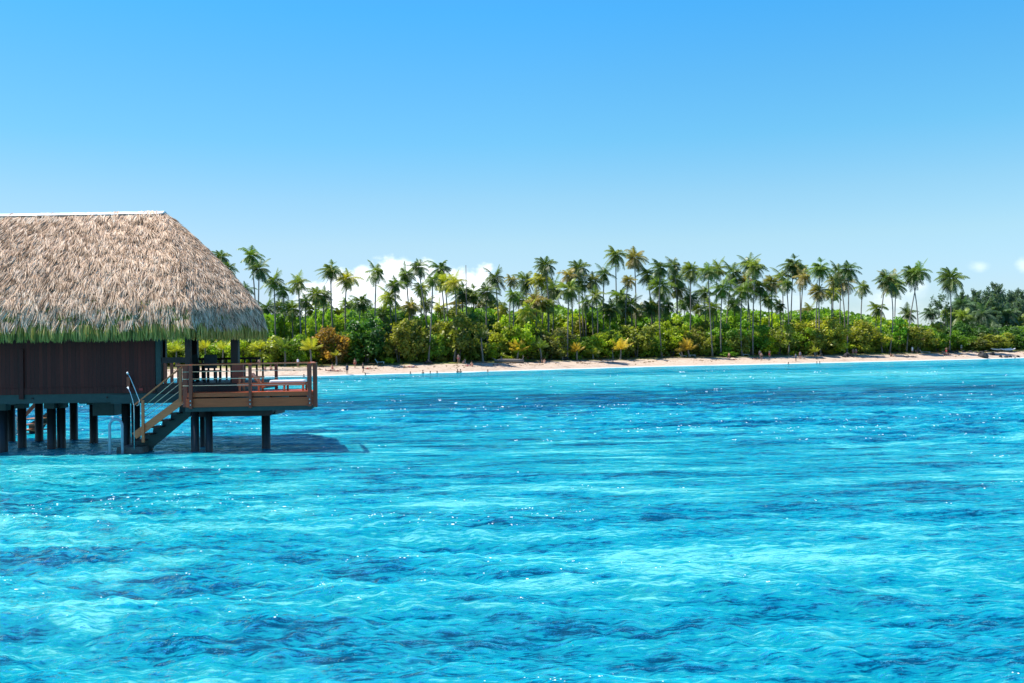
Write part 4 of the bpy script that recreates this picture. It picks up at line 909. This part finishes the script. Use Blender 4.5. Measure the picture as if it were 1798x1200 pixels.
RK = [(1727,1.2,1.25,1.0,'largest dark boulder at the waterline, right end of the beach'),(1742,5.5,.7,.6,'dark boulder on the sand just right of the largest boulder'),(1757,1.8,.6,.5,'leftmost of the small boulders right of the largest boulder'),
(1766,1.6,.55,.4,'second small boulder from the left of the right-hand row'),(1774,1.6,.5,.38,'third small boulder from the left of the right-hand row'),(1787,1.5,.5,.3,'low flat boulder near the right photo edge'),(1722,4.5,.8,.6,'dark boulder right behind the largest boulder')]
for i, (px, off, sx_, sz_, lab) in enumerate(RK): rock(i+3, shore(px, off)+Vector((0,0,sz_*.25)), (sx_, sx_*.8, sz_), lab)
for i, px in enumerate((1655, 1668, 1680, 1692, 1703, 1714, 1722, 1731)):
    p = shore(px, 11+.4*math.sin(i)); rock(20+i, p+Vector((0,0,.05)), (.9, .6, .38), ['leftmost','second','third','fourth','fifth','sixth','seventh','rightmost'][i]+' stone of the low dark ledge behind the largest boulder', 'stones of the dark ledge')
# white tables and boats under the trees
def canoe(px, off, L, label):
    p = shore(px, off); t = thing('canoe', p+Vector((0,0,.35)), label, 'canoe', 'pale canoes pulled up under the trees'); mb = MB(); n = 13
    prof = lambda f: math.sin(math.pi*min(max(f, .02), .98))**.45
    for i in range(n):
        f = i/(n-1); x = (f-.5)*L; w_ = .36*prof(f); hh = .42*prof(f)**.5; zt = .25+.22*abs(2*f-1)**3
        mb.v += [(x, -w_, zt), (x, -w_*.75, zt-hh*.7), (x, 0, zt-hh), (x, w_*.75, zt-hh*.7), (x, w_, zt), (x, w_*.85, zt-.03), (x, 0, zt-hh+.06), (x, -w_*.85, zt-.03)]
    for i in range(n-1):
        for k in range(8): mb.f.append([i*8+k, i*8+(k+1)%8, (i+1)*8+(k+1)%8, (i+1)*8+k]); mb.sm.append(True)
    mb.f.append(list(range(8))); mb.f.append([(n-1)*8+k for k in range(8)][::-1]); mb.sm += [False]*2
    o = mb.build('hull', M_white); o.parent = t
    for x in (-L*.2, L*.2): MB().box(x-.1, x+.1, -.3, .3, .2, .235).build('thwart', M_lounge, t)
    for x in (-L*.25, L*.25): MB().box(x-.06, x+.06, -.4, .4, -.45, -.10).build('trestle', M_log, t)
    return t
canoe(1758, 12.0, 5.2, 'long pale canoe on trestles under the trees, left of the pair')
canoe(1770, 10.8, 3.8, 'shorter pale canoe on trestles, right of the pair')
def seat(px, off, w_, label, col=(.75, .78, .8, 1)):
    p = shore(px, off); t = thing('beach_chair', p, label, 'beach chair', 'pale beach chairs at the tree line'); B = local(t); x, y, z = p
    a = B(MB().hexa([(x-w_/2, y-.3, z+.28), (x+w_/2, y-.3, z+.28), (x+w_/2, y+.3, z+.28), (x-w_/2, y+.3, z+.28), (x-w_/2, y-.3, z+.34), (x+w_/2, y-.3, z+.34), (x+w_/2, y+.3, z+.34), (x-w_/2, y+.3, z+.34)]), 'seat', M_obj)
    b_ = B(MB().beam((x-w_/2, y, z+.32), (x-w_/2-.35, y, z+.85), .6, .05), 'backrest', M_obj)
    for o in (a, b_): o.color = col
    for dx in (-w_/2+.06, w_/2-.06):
        for dy in (-.26, .26): B(MB().box(x+dx-.025, x+dx+.025, y+dy-.025, y+dy+.025, z, z+.28), 'leg', M_white)
for px, off, w_, lab, col in ((668,12,1.3,'pale blue beach chair at the grass left of the small lime bush',(.45,.65,.7,1)),(1200,13,1.2,'pale beach chair left of the orange-tinged young palm',(.6,.75,.78,1)),(1216,13.2,1.2,'pale beach chair right under the orange-tinged young palm',(.6,.75,.78,1)),
    (1310,13.5,1.3,'white beach chair in the shade right of the low beach bush',(.75,.8,.78,1)),(1625,10.5,2.0,'long grey beach lounger on the sand beneath the crossed palms',(.5,.52,.52,1))): seat(px, off, w_, lab, col)
# ------------------------------------------------------------------ people
def person_mesh(J, extra=None):
    """skinned skeleton -> one continuous body mesh"""
    me = bpy.data.meshes.new('tmp'); me.from_pydata([j[:3] for j in J], [(j[3], i) for i, j in enumerate(J) if j[3] is not None], []); o = link('tmp', me)
    sk = o.modifiers.new('s', 'SKIN')
    for i, j in enumerate(J): me.skin_vertices[0].data[i].radius = (j[4], j[5] if len(j) > 5 else j[4])
    me.skin_vertices[0].data[0].use_root = True
    o.modifiers.new('b', 'SUBSURF').levels = 1
    dg = bpy.context.evaluated_depsgraph_get(); m2 = bpy.data.meshes.new_from_object(o.evaluated_get(dg)); bpy.data.objects.remove(o); bpy.data.meshes.remove(me)
    m2.name = 'body'; m2.materials.clear(); m2.materials.append(M_skin); m2.polygons.foreach_set('use_smooth', [True]*len(m2.polygons)); return m2
def pose(kind):
    # x right, y back (faces -y), metres; joints: x,y,z,parent,radius
    if kind in ('stand', 'walk', 'arms'):
        s1, s2 = (.22, -.20) if kind == 'walk' else (.0, .0); J = [(0,0,.95,None,.15,.11),(0,0,1.15,0,.125,.09),(0,0,1.36,1,.16,.10),(0,0,1.47,2,.06),(0,-.01,1.55,3,.075),(0,-.01,1.66,4,.085)]
        for sg, st in ((-1, s1), (1, s2)):
            i = len(J); J += [(sg*.10, 0, .88, 0, .09), (sg*.11, -.05-st*.5, .48, i, .062), (sg*.12, -st, .09, i+1, .042), (sg*.125, -st-.16, .04, i+2, .035)]
        for sg in (-1, 1):
            i = len(J); el, hn = ((sg*.26, .02, 1.12), (sg*.27, -.08, .86)) if kind != 'arms' else ((sg*.34, -.02, 1.30), (sg*.22, -.12, 1.52))
            J += [(sg*.18, 0, 1.40, 2, .055), (*el, i, .040), (*hn, i+1, .030), (hn[0], hn[1]-.04, hn[2]-.10 if kind != 'arms' else hn[2]+.10, i+2, .022)]
    elif kind == 'sit':
        J = [(0,0,.14,None,.15,.12),(0,.05,.34,0,.125),(0,.04,.56,1,.155,.10),(0,.0,.67,2,.06),(0,-.02,.75,3,.075),(0,-.03,.86,4,.085)]
        for sg in (-1, 1):
            i = len(J); J += [(sg*.11,-.06,.14,0,.085),(sg*.13,-.42,.46,i,.06),(sg*.13,-.66,.10,i+1,.042),(sg*.13,-.80,.05,i+2,.033)]
        for sg in (-1, 1):
            i = len(J); J += [(sg*.18,.02,.60,2,.052),(sg*.24,-.16,.42,i,.04),(sg*.15,-.38,.47,i+1,.03),(sg*.12,-.46,.45,i+2,.022)]
    else:   # lie, along x
        J = [(0,0,.13,None,.13,.12),(-.22,0,.13,0,.12,.11),(-.45,0,.14,1,.13,.11),(-.58,0,.16,2,.06),(-.66,0,.17,3,.075),(-.77,0,.17,4,.085)]
        for sg, kn in ((-1, .10), (1, .36)):
            i = len(J); J += [(.08, sg*.10, .12, 0, .085), (.46, sg*.11, kn, i, .06), (.84 if kn < .2 else .70, sg*.12, .06, i+1, .042), ((.94 if kn < .2 else .84), sg*.12, .06, i+2, .033)]
        for sg in (-1, 1):
            i = len(J); J += [(-.48, sg*.17, .14, 2, .05), (-.30, sg*.30, .08, i, .04), (-.10, sg*.30, .06, i+1, .03), (0, sg*.29, .05, i+2, .022)]
    return J
POSE = {k: pose(k) for k in ('stand', 'walk', 'arms', 'sit', 'lie')}; BODY = {k: person_mesh(v) for k, v in POSE.items()}
def ell(c, r, n=8, m=6):
    V = []; Fc = []
    for i in range(m+1):
        ph = math.pi*i/m
        for k in range(n): a = 2*math.pi*k/n; V.append((c[0]+r[0]*math.sin(ph)*math.cos(a), c[1]+r[1]*math.sin(ph)*math.sin(a), c[2]+r[2]*math.cos(ph)))
    for i in range(m):
        for k in range(n): Fc.append([i*n+k, i*n+(k+1)%n, (i+1)*n+(k+1)%n, (i+1)*n+k])
    me = bpy.data.meshes.new('hair'); me.from_pydata(V, [], Fc); me.polygons.foreach_set('use_smooth', [True]*len(Fc)); me.materials.append(M_obj); return me
HAIR = {k: ell((v[5][0]+(-.015 if k == 'lie' else 0), v[5][1]+.02, v[5][2]+(.03 if k != 'lie' else -.01)), (.105, .115, .115)) for k, v in POSE.items()}
def trunks(k):
    v = POSE[k]
    mb = MB()
    if k in ('stand', 'walk', 'arms'):
        mb.tube([Vector((0,0,1.03)), Vector((0,0,.97)), Vector((0,0,.86))], [.165,.185,.195], 12, False)
        for j in (6, 10): a, b = Vector(v[j][:3]), Vector(v[j+1][:3]); mb.tube([a+Vector((0,0,.03)), a.lerp(b, .45)], [.115, .10], 10, False)
    elif k == 'sit': mb.tube([Vector((0,.02,.24)), Vector((0,0,.12)), Vector((0,-.1,.04))], [.18,.20,.17], 12)
    else: mb.tube([Vector((-.10,0,.13)), Vector((.02,0,.13)), Vector((.14,0,.12))], [.15,.165,.15], 12)
    me = bpy.data.meshes.new('swimwear'); me.from_pydata(mb.v, [], mb.f); me.polygons.foreach_set('use_smooth', mb.sm); me.materials.append(M_obj); return me
TRK = {k: trunks(k) for k in POSE}
def shirt(k):
    mb = MB(); mb.tube([Vector((0,0,1.47)), Vector((0,0,1.42)), Vector((0,0,1.30)), Vector((0,0,1.1)), Vector((0,0,.92))], [.09,.19,.20,.175,.19], 12, False)
    me = bpy.data.meshes.new('shirt'); me.from_pydata(mb.v, [], mb.f); me.polygons.foreach_set('use_smooth', mb.sm); me.materials.append(M_obj); return me
SHIRT = shirt('stand')
SK = [(.50, .27, .18), (.40, .20, .13), (.58, .34, .25), (.30, .16, .10)]
def person(px, off, kind, label, rz=0, swim=(.05, .05, .06), skin=0, hair=(.03, .02, .015), top=None, z=None, group='people on the beach', s=1.0):
    p = shore(px, off)
    if z is not None: p.z = z
    t = thing('person', p, label, 'person', group); t.rotation_euler.z = rz; t.scale = (s,)*3
    b = link('body', BODY[kind], t); b.color = (*SK[skin], 1)
    h = link('hair', HAIR[kind], t); h.color = (*hair, 1)
    w_ = link('swimwear', TRK[kind], t); w_.color = (*swim, 1)
    if top: q = link('shirt', SHIRT, t); q.color = (*top, 1)
    return t
PPL = [(609,.9,'walk','person in dark clothes wading at the waterline nearest the deck',.3,(.03,.04,.06),3,(.05,.06,.09)),(623,6.6,'stand','tall tanned person standing on mid-beach, left of the dark round tree',-.4,(.35,.08,.05),1,None),
(637,1.6,'walk','person in dark shorts walking at the water edge below the dark round tree',1.2,(.02,.025,.04),1,None),(645,4.8,'lie','person sunbathing in a red swimsuit beside the walker in dark shorts',.1,(.5,.06,.05),1,None),
(580,3.5,'lie','sunbather lying nearest to the deck corner',0,(.05,.05,.08),1,None),(592,3.6,'lie','sunbather lying second from the deck corner',.2,(.3,.1,.1),0,None),(583,7.5,'sit','person sitting on the sand behind the first two sunbathers',.3,(.5,.1,.1),0,None),
(718,6.4,'lie','sunbather lying below the olive tree, left of its neighbour',0,(.6,.1,.1),0,None),(725,6.0,'lie','sunbather lying below the olive tree, right of its neighbour',.3,(.1,.1,.3),1,None),
(805,10.8,'stand','pale-skinned person standing by the palm foot at the tree line',.2,(.6,.15,.15),2,None),(816,10.5,'sit','person with a pale top sitting beside the palm foot',-.5,(.4,.45,.5),2,None),
(820,5,'lie','sunbather lying left of a pair on mid-beach, right of the leaning palm foot',0,(.5,.1,.1),0,None),(828,5.2,'sit','person sitting up right of the mid-beach sunbather',.2,(.5,.12,.1),0,None),
(873,6.2,'lie','reddish sunbather lying on the sand just below the driftwood log',0,(.6,.1,.08),0,None),(890,12.6,'sit','person sitting in the shade just behind the driftwood log',0,(.35,.2,.2),1,None),
(951,9,'sit','person in dark clothes sitting beneath a green young palm',.2,(.02,.02,.03),3,None),(956,7.5,'sit','person sitting with a dark bag in front of the green young palm',-.2,(.45,.45,.45),0,None),
(1280,6.4,'walk','person in dark swimwear walking below the low beach bush',-1.0,(.03,.02,.02),0,None),(1288,6.2,'lie','sunbather lying right of the walker below the low beach bush',0,(.3,.1,.1),0,None),
(1334,9,'stand','sunburnt person standing behind another, left of the bathers in blue',0,(.6,.18,.15),2,None),(1337,4.6,'stand','person in dark shorts with back turned on mid-beach',3.1,(.03,.03,.03),0,None),
(1351,7.5,'arms','person with raised arms on mid-beach in red swimwear',.2,(.7,.1,.1),0,None),(1327,6.5,'lie','person in dark blue lying left of the standing pair',0,(.03,.04,.06),3,None),
(1397,2.0,'stand','person in blue-grey clothes standing closest to the water',.4,(.05,.07,.10),3,(.10,.14,.18)),(1405,5.5,'stand','person in grey top standing behind the one in blue-grey',-.5,(.08,.08,.12),1,(.16,.16,.20)),
(1498,10,'stand','left one of two people standing right of the root mound',.2,(.5,.2,.15),1,None),(1503,9.8,'stand','right one of two people standing right of the root mound',-.3,(.5,.15,.12),0,None),
(1602,12,'stand','person in white clothes standing under the crossed palms',0,(.8,.8,.8),2,(.82,.82,.82)),(1608,12,'sit','person in yellow sitting beside the one in white clothes',0,(.6,.6,.1),1,None),
(1564,6.5,'sit','person in dark clothes sitting alone on mid-beach near paired palm trunks',.6,(.04,.03,.03),3,None),(1662,8,'arms','person in red with raised arms near the dark stone ledge',.2,(.75,.06,.08),0,None),
(1665,6,'lie','person in red swimwear lying below the dark stone ledge',.1,(.8,.08,.1),0,None),(1658,6.4,'sit','person in red sitting left of the lying one below the ledge',.4,(.8,.1,.1),0,None),
(1688,14,'stand','person in pale top standing in the shade behind the stone ledge',0,(.4,.4,.4),1,(.6,.62,.6)),(455,9.8,'stand','person standing at the tree line seen over the deck, leftmost',.3,(.5,.2,.1),0,None),
(523,10,'stand','person in white clothes seen just over the deck handrail',0,(.4,.4,.45),1,(.7,.7,.75)),(465,6,'sit','reddish person sitting on the sand seen through the deck cables, left one',0,(.5,.1,.1),0,None),
(475,6.6,'sit','person sitting on the sand seen through the deck cables, right one',.5,(.3,.1,.1),0,None)]
for e in PPL: person(e[0], e[1], e[2], e[3], e[4], e[5], e[6], top=e[7])
SW = [(641,-2.2,'swimmer nearest the waders below the dark round tree'),(720,-1.8,'leftmost of the four swimmers below the olive tree'),(742,-1.6,'second of the four swimmers below the olive tree, showing shoulders'),(755,-1.8,'third of the four swimmers below the olive tree'),
(767,-1.8,'rightmost of the four swimmers below the olive tree'),(803,-1.4,'left swimmer of the close pair below the leaning palm foot'),(808,-1.4,'right swimmer of the close pair below the leaning palm foot'),(856,-2.5,'lone swimmer out from the driftwood log'),
(533,-1.5,'swimmer seen just left of the deck corner posts'),(1384,-1.2,'swimmer just left of the people in blue-grey'),(1434,-1.2,'left swimmer of the pair below the wide olive tree'),(1439,-1.2,'right swimmer of the pair below the wide olive tree'),(1782,-1.4,'swimmer off the boulders near the right photo edge')]
for i, (px, off, lab) in enumerate(SW): person(px, off, 'stand', 'dark-haired '+lab, rnd.uniform(-1, 1), skin=rnd.choice([0, 1, 3]), z=-1.38 if i not in (2, 5, 6) else -1.18, group='swimmers in the shallows')
# beach litter: leaf heaps and weed lines
r = np.random.default_rng(77); n = 5000; X = r.uniform(-75, 130, n); off = np.concatenate([r.normal(6.0, .5, 1400), r.normal(10.6, .9, 1800), r.uniform(2.5, 13, n-3200)]); keep = (np.sin(X*.5)+np.sin(X*1.3+2)+r.normal(0, .7, n)) > .3
X, off = X[keep], off[keep]; Y = ysh(X)+off; Cn = np.stack([X, Y, gz(X, Y)+.05], 1); n = len(X)
a = rand_unit(r, n)*np.array([1, 1, .4]); b_ = np.cross(a, rand_unit(r, n)); V, f = quads(Cn, a*r.uniform(.06, .30, n)[:, None], b_*.06)
o = link('beach_litter', npmesh('beach_litter', V, f, M_leaf, np.repeat(r.uniform(0, .7, n), 4))); o.color = (.16, .10, .06, 1); tag(o, 'dry leaves and weed scattered over the pale sand', 'litter', kind='stuff')
finish_labels()
